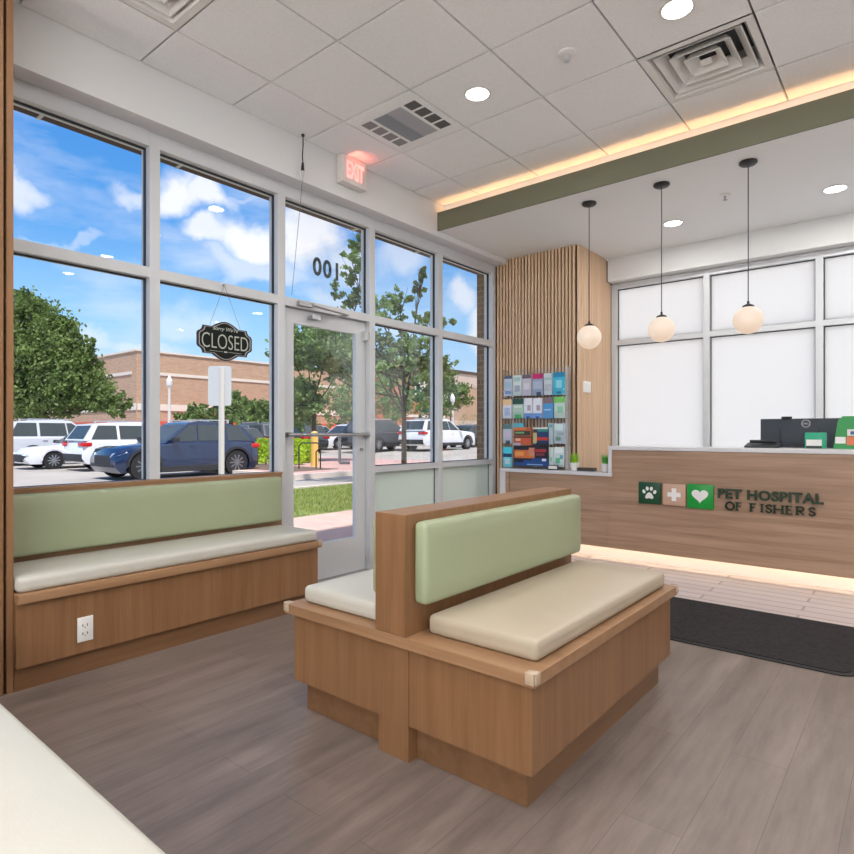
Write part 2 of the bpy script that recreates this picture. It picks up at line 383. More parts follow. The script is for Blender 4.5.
# side and back walls (outside the picture)
b = BM(); bx(b, 4.2, 4.3, -3.1, 6.62, -.1, ZC + .15); struct('wall_right', b, PLASTER)
b = BM(); bx(b, FX - .14, 4.3, -3.1, -3, -.1, ZC + .15); struct('wall_front', b, PLASTER)
# back wall: header, sill wall, corner piece behind slats
b = BM(); bx(b, -2.66, 4.2, 6.36, 6.62, 2.85, ZC + .15); bx(b, -2.66, 4.2, 6.40, 6.62, -.1, .5)
struct('wall_back', b, PLASTER, 'plaster header and sill wall around the frosted windows')
b = BM(); bx(b, FX - .14, -2.69, 5.68, 6.62, 0, ZL); struct('wall_corner', b, SLATB)

# ---- shopfront frames
MY = [.85, 1.79, 2.745, 3.70, 4.655, 5.615]
def add_gasket(bm, y0, y1, z0, z1):
    t = .007; x0, x1 = GX - .010, GX + .010
    bx(bm, x0, x1, y0, y0 + t, z0, z1); bx(bm, x0, x1, y1 - t, y1, z0, z1); bx(bm, x0, x1, y0 + t, y1 - t, z0, z0 + t); bx(bm, x0, x1, y0 + t, y1 - t, z1 - t, z1)
def pane_win(n, y0, y1, z0, z1, gm=GLASS, lab=None):
    w = BM(); add_gasket(w, y0, y1, z0, z1); o = struct('window_%d' % n, w, GASKET, lab)
    p = BM(); bx(p, GX - .004, GX + .004, y0 + .006, y1 - .006, z0 + .006, z1 - .006); q = obj('glass_pane', p, gm, o)
    return o
b = BM()
hw = .033
for i, y in enumerate(MY):
    bx(b, FX - .11, FX, y - hw, y + hw, 0 if i in (2, 3, 4, 5) else .84, 3.049, bevel=.002, seg=1)
for i in range(5):
    y0, y1 = MY[i] + hw, MY[i + 1] - hw
    bx(b, FX - .11, FX - .001, y0, y1, 2.955, 3.049)
    bx(b, FX - .11, FX - .001, y0, y1, 2.145, 2.208)
    if i != 2:
        bx(b, FX - .11, FX - .001, y0, y1, .841, .893)
        if i > 2: bx(b, FX - .11, FX - .001, y0, y1, 0, .06)
struct('trim_3', b, ALU, 'clear anodised aluminium shopfront framing')
n = 1
for i in range(5):
    y0, y1 = MY[i] + hw, MY[i + 1] - hw
    pane_win(n, y0, y1, 2.208, 2.955, lab='upper clear pane of the shopfront, bay %d' % (i + 1)); n += 1
    if i != 2:
        pane_win(n, y0, y1, .893, 2.145, lab='large clear pane of the shopfront, bay %d' % (i + 1)); n += 1
        if i > 2: pane_win(n, y0, y1, .06, .841, FROSTG, 'low frosted green-white panel, bay %d' % (i + 1)); n += 1
        else:
            pass
b = BM(); bx(b, FX - .11, FX - .02, .86, 2.71, 0, .84); struct('wall_left', b, PLASTER)

# ---- glass door
DX0, DX1 = -3.755, -3.71
dy0, dy1 = MY[2] + hw + .004, MY[3] - hw - .004
door = BM()
bx(door, DX0, DX1, dy0, dy0 + .11, .012, 2.138); bx(door, DX0, DX1, dy1 - .11, dy1, .012, 2.138)
bx(door, DX0, DX1, dy0 + .11, dy1 - .11, 2.03, 2.138); bx(door, DX0, DX1, dy0 + .11, dy1 - .11, .012, .30)
do = struct('door_1', door, ALU, 'glazed aluminium entrance door')
b = BM(); bx(b, -3.736, -3.728, dy0 + .11, dy1 - .11, .30, 2.03); obj('glass_pane', b, GLASS, do)
b = BM(); cyl(b, (-3.655, dy0 + .02, 1.172), (-3.655, dy1 - .01, 1.172), .014, n=12)
bx(b, -3.71, -3.645, dy0 + .015, dy0 + .045, 1.155, 1.19); bx(b, -3.71, -3.645, dy1 - .045, dy1 - .012, 1.155, 1.19); obj('push_bar', b, CHROME, do)
b = BM(); yh = dy1 - .19; cyl(b, (-3.83, yh, .93), (-3.83, yh, 1.16), .012, n=10); cyl(b, (-3.755, yh + .05, .93), (-3.83, yh, .93), .012, n=10); cyl(b, (-3.755, yh, 1.16), (-3.83, yh, 1.16), .012, n=10); obj('pull_handle', b, CHROME, do)
b = BM(); bx(b, -3.709, -3.69, dy1 - .07, dy1 - .04, 1.03, 1.06, bevel=.004); obj('lock', b, CHROME, do)
b = BM(); bx(b, -3.709, -3.665, dy1 - .04, dy1 - .005, 1.98, 2.06); obj('hinge', b, ALU, do)
dc = thing('door_closer', 'grey door closer with bent arm above the glass door', 'door closer', (-3.655, 3.0, 2.15))
b = BM(); bx(b, -3.659, -3.622, 2.88, 3.02, 2.155, 2.19, bevel=.004); obj('closer_body', b, CHROME, dc)
b = BM(); cyl(b, (-3.62, 3.0, 2.17), (-3.60, 3.36, 2.145), .007, n=8); cyl(b, (-3.60, 3.36, 2.145), (-3.66, 3.06, 2.085), .007, n=8); bx(b, -3.709, -3.64, 3.02, 3.10, 2.075, 2.10); obj('closer_arm', b, CHROME, dc)
b = BM(); bx(b, FX - .1, FX + .03, dy0 - .01, dy1 + .01, 0, .011); struct('trim_4', b, CHROME, 'metal door threshold')

# numerals on the transom glass, reading from outside
text_o = text_obj('address_number', '100', mat('numeral_dark', srgb(52, 66, 70), .6), None, .27, .15, (GX - .008, 3.23, 2.52), (0, -1, 0), (0, 0, 1), .001, offset=.03, spacing=1.15)
tag(text_o, 'dark address numerals 100 on the transom glass above the door, seen from behind', 'number sign')

# ---- frosted back windows
BX = [-2.64, -1.675, -.71, .255, 1.22, 2.185, 3.15, 4.115]
b = BM()
for x in BX: bx(b, x - .03, x + .03, 6.49, 6.6, .5, 2.845)
for x0, x1 in zip(BX, BX[1:]):
    bx(b, x0 + .03, x1 - .03, 6.49, 6.6, 2.785, 2.845); bx(b, x0 + .03, x1 - .03, 6.49, 6.6, 2.16, 2.213); bx(b, x0 + .03, x1 - .03, 6.49, 6.6, .5, .56)
struct('trim_5', b, ALU, 'aluminium framing of the frosted back windows')
for i, (x0, x1) in enumerate(zip(BX, BX[1:])):
    for z0, z1 in ((.56, 2.16), (2.213, 2.785)):
        w = BM(); t = .008
        bx(w, x0 + .03, x0 + .03 + t, 6.53, 6.55, z0, z1); bx(w, x1 - .03 - t, x1 - .03, 6.53, 6.55, z0, z1)
        bx(w, x0 + .03 + t, x1 - .03 - t, 6.53, 6.55, z0, z0 + t); bx(w, x0 + .03 + t, x1 - .03 - t, 6.53, 6.55, z1 - t, z1)
        o = struct('window_%d' % n, w, GASKET, 'frosted white back window pane'); n += 1
        p = BM(); bx(p, x0 + .03 + t, x1 - .03 - t, 6.536, 6.544, z0 + t, z1 - t); obj('frosted_pane', p, FROST, o)

# ---- slat panels
def slats_x(bm, x0, x1, y, z0, z1, pitch=.0396, w=.0245, d=.018, seams=()):
    k = 0; x = x0
    while x + w <= x1 + .001:
        bx(bm, x, x + w, y, y + d, z0, z1); x += pitch
def slats_y(bm, y0, y1, x, z0, z1, pitch=.0396, w=.027, d=.018):
    y = y0
    while y + w <= y1 + .001:
        bx(bm, x - d, x, y, y + w, z0, z1); y += pitch
t = thing('slat_panel', 'oak slat panel on the column front, behind the brochure rack', 'slat panel', (-3.1, 5.66, 0))
b = BM(); slats_x(b, -3.645, -3.53, 5.65, 0, 3.049); slats_x(b, -3.645 + .0396 * 3, -2.69, 5.65, 0, ZL - .001); obj('slats', b, SLATW, t)
t = thing('slat_panel', 'side slat panel of the corner column facing the pendants and the switch plate', 'slat panel', (-2.68, 6, 0))
b = BM(); slats_y(b, 5.655, 6.36, -2.67, 0, ZL - .001); slats_y(b, 6.365, 6.48, -2.67, 0, 2.849); obj('slats', b, SLATW, t)
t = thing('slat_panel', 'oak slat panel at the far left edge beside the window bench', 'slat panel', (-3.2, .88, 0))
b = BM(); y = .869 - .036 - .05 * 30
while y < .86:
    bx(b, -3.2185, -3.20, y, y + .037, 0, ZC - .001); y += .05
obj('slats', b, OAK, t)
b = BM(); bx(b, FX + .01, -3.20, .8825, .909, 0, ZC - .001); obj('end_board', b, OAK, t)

# ================================================================= FURNITURE
def cushion(name, x0, x1, y0, y1, z0, z1, m, parent, r=.022):
    bm = BM(); bx(bm, x0, x1, y0, y1, z0, z1)
    bmesh.ops.subdivide_edges(bm, edges=bm.edges[:], cuts=7, use_grid_fill=True)
    cx, cy, cz = (x0 + x1) / 2, (y0 + y1) / 2, (z0 + z1) / 2
    hx, hy, hz = (x1 - x0) / 2, (y1 - y0) / 2, (z1 - z0) / 2
    # pull grid lines toward the edges, then round
    def re(t, h):
        a = abs(t / h); s_ = 1 if t > 0 else -1
        lv = [0, .25, .5, .75, 1]
        tg = [0, (h - r) / h * .6, (h - r) / h, (h - r * .35) / h, 1]
        for i in range(4):
            if a <= lv[i + 1] + 1e-6:
                f = (a - lv[i]) / .25; return s_ * h * (tg[i] + (tg[i + 1] - tg[i]) * f)
        return t
    for v in bm.verts:
        p = Vector((re(v.co.x - cx, hx), re(v.co.y - cy, hy), re(v.co.z - cz, hz)))
        q = Vector((max(-hx + r, min(hx - r, p.x)), max(-hy + r, min(hy - r, p.y)), max(-hz + r, min(hz - r, p.z))))
        d = p - q
        if d.length > 1e-6: p = q + d.normalized() * min(r, max(abs(d.x), abs(d.y), abs(d.z)))
        v.co = Vector((cx, cy, cz)) + p
    # soft crown on the broad faces
    small = min(hx, hy, hz)
    for v in bm.verts:
        p = v.co - Vector((cx, cy, cz)); n_ = [abs(p.x) / hx, abs(p.y) / hy, abs(p.z) / hz]
        if small == hz: k = (1 - n_[0] ** 4) * (1 - n_[1] ** 6); v.co.z += (.006 * k if p.z > 0 else 0)
        else: k = (1 - n_[1] ** 6) * (1 - n_[2] ** 4); v.co.x += .006 * k * (1 if p.x > 0 else -1) * (0 if abs(p.x) < hx * .5 else 1)
    return obj(name, bm, m, parent, smooth=True)
def guard(c, sx, sy, parent):
    bm = BM(); x, y, z = c
    bx(bm, x - .02 * (sx < 0) - .0 if 0 else min(x, x + .03 * sx), max(x, x + .03 * sx), min(y, y + .03 * sy), max(y, y + .03 * sy), z, z + .006, bevel=.002)
    bx(bm, min(x - .006 * sx, x), max(x - .006 * sx, x), min(y, y + .03 * sy), max(y, y + .03 * sy), z - .03, z + .006, bevel=.002)
    bx(bm, min(x, x + .03 * sx), max(x, x + .03 * sx), min(y - .006 * sy, y), max(y - .006 * sy, y), z - .03, z + .006, bevel=.002)
    o = obj('corner_guard', bm, mat('clear_bumper', srgb(190, 168, 146), .15), parent, smooth=True); o['label'] = 'clear plastic corner guard'; return o

# window bench
wb = thing('window_bench', 'long oak bench with sage back cushion built along the shopfront window', 'bench', (-3.4, 1.8, 0))
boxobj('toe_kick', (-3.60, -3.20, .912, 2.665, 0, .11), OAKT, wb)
boxobj('front_panel', (-3.60, -3.17, .912, 2.675, .11, .408), OAK, wb)
boxobj('seat_board', (-3.61, -3.145, .912, 2.69, .4085, .453), OAKY, wb, bevel=.002)
b = BM(); bx(b, -3.638, -3.60, .912, 2.70, .4535, .885); bx(b, -3.658, -3.596, .912, 2.705, .8855, .902, bevel=.002); obj('back_board', b, OAKY, wb)
cushion('seat_cushion', -3.585, -3.165, .914, 2.675, .4535, .525, VINYLW, wb)
cushion('back_cushion', -3.599, -3.54, .914, 2.665, .552, .872, VINYLG, wb)
guard((-3.145, 2.69, .453), -1, -1, wb)
# socket in the bench panel
so = thing('power_outlet', 'white double power outlet set in the window bench front', 'outlet', (-3.17, 1.2, .23))
boxobj('cover_plate', (-3.169, -3.163, 1.165, 1.237, .165, .285), WHITE, so, bevel=.002)
for z in (.205, .245):
    b = BM()
    bx(b, -3.163, -3.161, 1.187, 1.190, z - .006, z + .006); bx(b, -3.163, -3.161, 1.208, 1.211, z - .006, z + .006); bx(b, -3.163, -3.161, 1.197, 1.201, z - .013, z - .009)
    obj('socket_slots', b, SLOT, so)

# island bench
ib = thing('island_bench', 'double-sided oak bench with raised divider in the middle of the room', 'bench', (-1.495, 2.3, 0))
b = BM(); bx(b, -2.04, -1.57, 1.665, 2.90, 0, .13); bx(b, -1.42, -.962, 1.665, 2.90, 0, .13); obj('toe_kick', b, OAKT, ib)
b = BM(); bx(b, -2.075, -1.57, 1.622, 2.94, .13, .4145); bx(b, -1.42, -.92, 1.622, 2.94, .13, .4145); obj('side_panel', b, OAK, ib)
b = BM(); bx(b, -1.569, -1.421, 1.619, 2.945, 0, .4145); obj('centre_panel', b, OAK, ib)
b = BM(); bx(b, -2.11, -.897, 1.597, 2.975, .415, .455, bevel=.002); obj('seat_board', b, OAKX, ib)
b = BM(); bx(b, -1.569, -1.421, 1.60, 2.925, .4555, .893, bevel=.0015, seg=1); obj('divider', b, OAK, ib)
b = BM(); bx(b, -1.567, -1.423, 1.602, 2.923, .8932, .8945); obj('divider_top', b, OAKY, ib)
c1 = cushion('back_cushion', -1.4205, -1.356, 1.643, 2.912, .568, .868, VINYLG, ib)
c2 = cushion('back_cushion', -1.634, -1.5695, 1.643, 2.912, .568, .868, VINYLG, ib)
cushion('seat_cushion', -1.388, -.935, 1.685, 2.925, .4555, .528, VINYLC, ib)['label'] = 'beige seat cushion on the desk side'
cushion('seat_cushion', -2.065, -1.622, 1.66, 2.925, .4555, .528, VINYLW, ib)['label'] = 'off-white seat cushion on the window side'
for (x, y, sx, sy) in ((-.897, 1.597, -1, 1), (-2.11, 1.597, 1, 1), (-.897, 2.975, -1, -1)): guard((x, y, .455), sx, sy, ib)

# near bench
nb = thing('near_bench', 'cream topped bench in the lower left foreground, cut off by the frame', 'bench', (-1.9, .2, 0))
boxobj('toe_kick', (-3.18, -.75, -.05, .42, 0, .11), OAKX, nb); boxobj('front_panel', (-3.18, -.71, -.05, .46, .11, .408), OAK, nb)
boxobj('seat_board', (-3.18, -.66, -.05, .485, .4085, .453), OAKX, nb, bevel=.002)
cushion('seat_cushion', -3.17, -.68, -.04, .475, .4535, .528, VINYLW, nb)

# ================================================================= RECEPTION DESK
dk = thing('reception_desk', 'long oak veneer reception desk with stepped white top and light below', 'desk', (-1.3, 5.2, 0))
Yd = 5.4
b = BM(); bx(b, -3.367, -2.257, Yd, Yd + .02, .112, .777); bx(b, -2.256, 2.0, Yd, Yd + .02, .112, 1.027); obj('front_panel', b, DESKW, dk)
b = BM(); bx(b, -3.367, -3.325, Yd - .012, Yd - .001, .112, .776); bx(b, -2.25, -2.205, Yd - .012, Yd - .001, .76, 1.024); bx(b, -3.324, -2.251, Yd - .006, Yd - .001, .745, .776); bx(b, -2.204, 1.99, Yd - .006, Yd - .001, .999, 1.025); obj('edge_trim', b, DESKW, dk)
b = BM(); bx(b, -3.367, 2.0, Yd + .10, Yd + .12, 0, .20); bx(b, -3.367, 2.0, Yd + .02, Yd + .10, .19, .20); obj('toe_kick', b, PLASTER, dk)
b = BM(); bx(b, -3.44, -2.21, Yd - .02, 5.645, .779, .814, bevel=.003); obj('low_countertop', b, QUARTZ, dk)
b = BM(); bx(b, -2.247, 2.05, Yd - .02, Yd + .36, 1.028, 1.063, bevel=.003); bx(b, -2.247, -2.213, Yd - .019, Yd + .24, .815, 1.027); obj('high_countertop', b, QUARTZ, dk)
b = BM(); bx(b, -3.437, -3.368, Yd - .019, 5.62, 0, .778); obj('end_slab', b, QUARTZ, dk)
b = BM(); bx(b, -2.05, 1.8, Yd + .365, Yd + .99, .71, .74); bx(b, -2.05, -2.03, Yd + .365, Yd + .99, 0, .70); bx(b, 1.78, 1.80, Yd + .365, Yd + .99, 0, .70); obj('worktop', b, QUARTZ, dk)
b = BM(); bx(b, -3.35, 1.99, Yd + .03, Yd + .042, .176, .184); o = obj('led_strip', b, emit('led_desk', (1, .77, .52, 1), 19), dk); o['label'] = 'glowing warm LED strip'

# logo plaques
GRD = mat('plaque_dark_green', srgb(18, 72, 42), .4); GRL = mat('plaque_green', srgb(20, 150, 56), .4); TAN = mat('plaque_tan', srgb(196, 160, 138), .5); SIGNW = mat('sign_white', srgb(236, 232, 230), .5); LET = mat('letter_dark', srgb(36, 56, 34), .5)
def plaque(xc, zc, w, m, label):
    p = thing('logo_plaque', label, 'sign', (xc, Yd, zc), group=None)
    bm = BM(); bx(bm, xc - w / 2, xc + w / 2, Yd - .03, Yd - .007, zc - w / 2 + .002, zc + w / 2 - .002, bevel=.006); obj('plaque_board', bm, m, p, smooth=True)
    return p
yp = Yd - .034
p = plaque(-1.860, .650, .197, GRD, 'dark green square plaque with a white paw print on the desk front')
b = BM()
def disc(bm, x, z, rx, rz, rot=0, n=18):
    pts = []
    for i in range(n):
        a = 2 * PI * i / n; u, v = rx * math.cos(a), rz * math.sin(a)
        pts.append((x + u * math.cos(rot) - v * math.sin(rot), yp, z + u * math.sin(rot) + v * math.cos(rot)))
    prism(bm, pts, (0, .004, 0))
for dx, dz, r in ((-.048, .012, .4), (-.018, .04, .1), (.018, .04, -.1), (.048, .012, -.4)): disc(b, -1.860 + dx, .650 + dz, .013, .018, r)
pts = [(-1.860 + x, yp, .65 + z) for x, z in ((0, .008), (.018, -.002), (.036, -.03), (.034, -.046), (.02, -.05), (0, -.043), (-.02, -.05), (-.034, -.046), (-.036, -.03), (-.018, -.002))]
prism(b, pts, (0, .004, 0)); obj('paw_mark', b, SIGNW, p)
p = plaque(-1.648, .648, .190, TAN, 'tan square plaque with a white cross on the desk front')
b = BM(); a, c_ = .019, .055
pts = [(-1.648 + x, yp, .650 + z) for x, z in ((-a, c_), (a, c_), (a, a), (c_, a), (c_, -a), (a, -a), (a, -c_), (-a, -c_), (-a, -a), (-c_, -a), (-c_, a), (-a, a))]
prism(b, pts, (0, .004, 0)); obj('cross_mark', b, SIGNW, p)
p = plaque(-1.436, .648, .210, GRL, 'bright green square plaque with a white heart on the desk front')
b = BM(); pts = []
for i in range(40):
    t = 2 * PI * i / 40
    pts.append((-1.436 + .0041 * 16 * math.sin(t) ** 3 * 1.0, yp, .657 + .0039 * (13 * math.cos(t) - 5 * math.cos(2 * t) - 2 * math.cos(3 * t) - math.cos(4 * t))))
prism(b, pts, (0, .004, 0)); obj('heart_mark', b, SIGNW, p)
ln = thing('name_lettering', 'raised dark green clinic name lettering on the desk front', 'sign', (-.93, Yd, .64))
text_obj('lettering_line', 'PET HOSPITAL', LET, ln, .738, .082, (-.931, Yd - .018, .686), (1, 0, 0), (0, 0, 1), .010, offset=.032, spacing=1.05)
# second line: serif capitals from strokes
def serif_line(bm, txt, x0, x1, z0, h, y0, y1):
    G = {'O': ([], 'o'), 'F': ([(0, 0, 0, 1), (0, 1, .62, 1), (0, .52, .45, .52)], None), 'I': ([(.5, 0, .5, 1)], None),
         'S': ([], 's'), 'H': ([(0, 0, 0, 1), (.8, 0, .8, 1), (0, .5, .8, .5)], None), 'E': ([(0, 0, 0, 1), (0, 1, .62, 1), (0, .52, .5, .52), (0, 0, .65, 0)], None),
         'R': ([(0, 0, 0, 1), (.25, .48, .72, 0)], 'r')}
    W = {'O': 1.0, 'F': .75, 'I': .35, 'S': .7, 'H': 1.0, 'E': .78, 'R': .85, ' ': .35}
    tot = sum(W[c] + .16 for c in txt) - .16; u = (x1 - x0) / tot; x = x0
    def seg(ax, az, bx_, bz, w):
        d = Vector((bx_ - ax, bz - az)); L = d.length; d = d / L; nn = Vector((-d.y, d.x)) * w / 2; e_ = d * w * .3
        prism(bm, [(ax - e_.x + nn.x, y0, az - e_.y + nn.y), (bx_ + e_.x + nn.x, y0, bz + e_.y + nn.y), (bx_ + e_.x - nn.x, y0, bz + e_.y - nn.y), (ax - e_.x - nn.x, y0, az - e_.y - nn.y)], (0, y1 - y0, 0))
    for c in txt:
        w = W[c] * u
        if c != ' ':
            S, arc = G[c]; X = lambda t: x + t * w * .95 + .004; Z = lambda t: z0 + t * h
            for (a0, b0, a1, b1) in S:
                vert = a0 == a1
                seg(X(a0), Z(b0), X(a1), Z(b1), .013 if vert else .008)
                if vert:
                    for zz in (0, 1): seg(X(a0) - .011, Z(zz), X(a0) + .011, Z(zz), .006)
            if arc == 'o':
                P = [(X(.5) + .42 * w * math.cos(2 * PI * i / 14), Z(.5) + h * .5 * math.sin(2 * PI * i / 14)) for i in range(15)]
                for q, r in zip(P, P[1:]): seg(*q, *r, .012)
            if arc == 's':
                P = [(.85, .8), (.7, .97), (.4, 1.0), (.12, .85), (.2, .6), (.5, .5), (.8, .38), (.88, .15), (.6, 0), (.3, .0), (.1, .18)]
                for q, r in zip(P, P[1:]): seg(X(q[0]), Z(q[1]), X(r[0]), Z(r[1]), .010)
            if arc == 'r':
                P = [(0, 1), (.5, 1), (.72, .88), (.72, .62), (.5, .48), (0, .48)]
                for q, r in zip(P, P[1:]): seg(X(q[0]), Z(q[1]), X(r[0]), Z(r[1]), .010)
        x += (W[c] + .16) * u
b = BM(); serif_line(b, 'OF FISHERS', -1.245, -.612, .556, .060, Yd - .026, Yd - .008); obj('lettering_line', b, LET, ln)

# ---- things on the desk
ZT = 1.064
mo = thing('monitor', 'black computer monitor seen from behind on the desk', 'monitor', (-.80, 5.97, .74))
b = BM(); bx(b, -1.082, -.50, 5.92, 5.95, .943, 1.308, bevel=.004); bx(b, -.93, -.65, 5.885, 5.919, 1.0, 1.225, bevel=.01); obj('screen_back', b, mat('monitor_black', srgb(44, 52, 62), .5), mo)
b = BM(); cyl(b, (-.885, 5.935, 1.3085), (-.885, 5.935, 1.326), .04, n=20); obj('webcam', b, BLACK, mo)
b = BM(); bx(b, -.82, -.76, 5.865, 5.884, .76, 1.10); bx(b, -.92, -.66, 5.83, 6.03, .742, .76, bevel=.004); obj('stand', b, BLACK, mo)
b = BM()
R_ = .032; zc_ = 1.265
for i in range(24):
    a0, a1 = 2 * PI * i / 24, 2 * PI * (i + 1) / 24
    q = [(-.742 + r * math.cos(a), 5.9165, zc_ + r * math.sin(a)) for r, a in ((R_, a0), (R_, a1), (R_ - .004, a1), (R_ - .004, a0))]
    prism(b, q, (0, .0025, 0))
obj('logo_ring', b, CHROME, mo)
text_obj('logo_letters', 'DELL', CHROME, mo, .042, .013, (-.742, 5.9175, zc_), (1, 0, 0), (0, 0, 1), .001)
ph = thing('desk_phone', 'black desk phone in front of the monitor on the counter', 'phone', (-1.01, 5.62, ZT))
b = BM(); prism(b, [(-1.135, 5.54, ZT + .001), (-1.135, 5.70, ZT + .001), (-1.135, 5.70, ZT + .04), (-1.135, 5.54, ZT + .012)], (.25, 0, 0)); obj('phone_base', b, BLACK, ph)
b = BM(); cyl(b, (-1.11, 5.64, ZT + .050), (-.92, 5.64, ZT + .050), .014, n=12); obj('handset', b, BLACK, ph)
TEAL = mat('teal_box', srgb(24, 160, 122), .45); GREEN = mat('green_bag', srgb(42, 150, 76), .45); PAPER = mat('white_paper', srgb(232, 230, 226), .6); ORG = mat('orange_print', srgb(222, 124, 88), .6)
pk = thing('snack_box', 'small teal treat box with white label on the counter edge', 'box', (-.63, 5.54, ZT))
b = BM(); bx(b, -.70, -.56, 5.52, 5.58, ZT + .001, ZT + .125, bevel=.006); obj('carton', b, TEAL, pk, smooth=True)
b = BM(); bx(b, -.69, -.587, 5.517, 5.5195, ZT + .022, ZT + .07); obj('paper_label', b, PAPER, pk)
b = BM(); bx(b, -.69, -.587, 5.517, 5.5195, ZT + .004, ZT + .020); obj('dark_band', b, BLACK, pk)
pk = thing('treat_bag', 'large green treat bag with white and orange print at the right edge', 'bag', (-.45, 5.55, ZT))
b = BM(); prism(b, [(-.515, 5.52, ZT + .001), (-.32, 5.52, ZT + .001), (-.335, 5.535, ZT + .225), (-.37, 5.54, ZT + .25), (-.455, 5.54, ZT + .25), (-.485, 5.535, ZT + .22)], (0, .06, 0)); obj('pouch', b, GREEN, pk)
b = BM(); bx(b, -.50, -.435, 5.511, 5.517, ZT + .042, ZT + .092); bx(b, -.425, -.36, 5.511, 5.517, ZT + .10, ZT + .15); obj('paper_label', b, PAPER, pk)
b = BM(); bx(b, -.428, -.35, 5.511, 5.517, ZT + .03, ZT + .095); obj('orange_print', b, ORG, pk)
b = BM(); bx(b, -.405, -.375, 5.508, 5.5105, ZT + .11, ZT + .135); obj('blue_print', b, mat('blue_print', srgb(60, 100, 150), .5), pk)

# brochure rack on the low counter
RY = 5.47; ZB = .8145
def rp(ix, iy, Y=RY):  # a point of the rack front measured on its own plane
    q = atY(495 + ix / 7.76, 365 + iy / 7.76, Y); return q[0], q[2]
rk = thing('brochure_rack', 'clear acrylic brochure rack with four tiers against the slat panel', 'rack', (-3.08, 5.55, ZB))
xl, zt = rp(66, 60); xr, _ = rp(548, 60)
b = BM(); bx(b, xl, xr, 5.60, 5.606, ZB + .001, zt + .03); obj('back_sheet', b, ACRYL, rk)
rows = [(75, 240), (262, 415), (458, 610), (640, 795)]
tiers = [rp(300, r[1])[1] for r in rows]
tier_h = [rp(300, r[0])[1] - rp(300, r[1])[1] for r in rows]
b = BM()
for z in tiers:
    z = max(z, ZB + .004)
    bx(b, xl, xr, RY - .012, 5.599, z - .008 if z > ZB + .01 else ZB + .001, z - .003 if z > ZB + .01 else ZB + .003); bx(b, xl, xr, RY - .016, RY - .012, z, z + .07)
bx(b, xl - .006, xl - .001, RY - .016, 5.606, ZB + .001, zt + .03); bx(b, xr + .001, xr + .006, RY - .016, 5.606, ZB + .001, zt + .03)
obj('tier_shelves', b, ACRYL, rk)
COLS = {}
def cm(r, g, b_):
    k = 'print_%d_%d_%d' % (r, g, b_)
    return mat(k, srgb(r, g, b_), .5)
def brochure(ix0, ix1, iy0, iy1, base, bands, label, Y=None, name='brochure', group='brochures in the acrylic rack'):
    """bands: (u0,u1,v0,v1,colour) as fractions from the top left"""
    Y = RY if Y is None else Y
    x0, za = rp(ix0, iy0, Y); x1, zb = rp(ix1, iy1, Y)
    zb = max(zb + .002, ZB + .0062)
    ms = [cm(*base)]; bm = BM(); bx(bm, x0, x1, Y, Y + .012, zb, za)
    for (u0, u1, v0, v1, c) in bands:
        ms.append(cm(*c)); k = len(ms) - 1
        bx(bm, x0 + (x1 - x0) * u0, x0 + (x1 - x0) * u1, Y - .0012 - .0003 * k, Y - .0005, za - (za - zb) * v1, za - (za - zb) * v0, mi=k)
    o = obj(name, bm, ms); return tag(o, label, 'brochure', group)
R1 = rows[0]; R2 = rows[1]; R3 = rows[2]; R4 = rows[3]
brochure(72, 133, 88, 240, (196, 206, 222), [(0, 1, 0, .14, (84, 96, 120)), (.1, .9, .3, .6, (170, 200, 216)), (.1, .9, .75, .9, (120, 150, 196))], 'pale blue brochure with slate top, top row far left')
brochure(140, 206, 82, 238, (214, 228, 226), [(.1, .9, .1, .3, (176, 206, 206)), (.2, .8, .5, .8, (170, 180, 200))], 'pale mint brochure with grey picture, top row second')
brochure(212, 282, 78, 238, (206, 200, 214), [(0, 1, 0, .18, (110, 96, 110)), (.2, .8, .4, .7, (222, 222, 230))], 'lilac grey brochure with mauve top, top row third')
brochure(290, 372, 70, 236, (152, 166, 196), [(0, 1, 0, .24, (196, 40, 110)), (.1, .9, .35, .7, (176, 190, 208)), (.4, .8, .84, 1, (60, 60, 84))], 'magenta topped blue-grey brochure, top row fourth')
brochure(380, 443, 66, 232, (208, 216, 222), [(.1, .9, .2, .3, (160, 200, 200)), (.1, .9, .5, .8, (190, 196, 206))], 'near-white brochure, top row fifth')
brochure(450, 542, 58, 230, (64, 188, 222), [(0, 1, 0, .22, (40, 140, 184)), (.25, .75, .35, .7, (150, 220, 236)), (.3, .7, .85, .95, (30, 110, 170))], 'wide turquoise brochure, top row far right')
brochure(60, 128, 268, 415, (226, 226, 236), [(0, 1, 0, .3, (244, 206, 156)), (.2, .8, .45, .85, (180, 196, 226))], 'white brochure with peach top, second row far left')
brochure(137, 221, 264, 415, (186, 216, 200), [(0, 1, 0, .28, (40, 84, 76)), (.15, .85, .35, .45, (230, 240, 236)), (.2, .8, .8, 1, (90, 190, 120))], 'mint brochure with dark green top, second row')
for a, w, nm in ((225, 290, 'left'), (296, 364, 'right')):
    brochure(a, w, 258, 415, (236, 238, 246), [(.4, .8, .35, .62, (176, 164, 186)), (0, 1, .75, 1, (110, 160, 226)), (.3, .7, .9, 1, (30, 70, 160))], 'white and blue brochure, %s one of the matching pair in the second row' % nm)
brochure(374, 451, 254, 415, (84, 160, 222), [(0, 1, 0, .28, (130, 112, 116)), (.1, .8, .55, .62, (180, 214, 240))], 'sky blue brochure with brown top, second row')
brochure(459, 541, 248, 413, (206, 226, 216), [(0, 1, 0, .28, (128, 208, 104)), (.3, .8, .45, .75, (150, 214, 180))], 'pale brochure with lime green top, second row far right')
brochure(64, 130, 460, 610, (200, 206, 216), [(0, 1, 0, .25, (96, 128, 130)), (.2, .8, .4, .7, (214, 200, 220)), (.3, .8, .85, 1, (60, 70, 86))], 'grey brochure with slate top, third row far left')
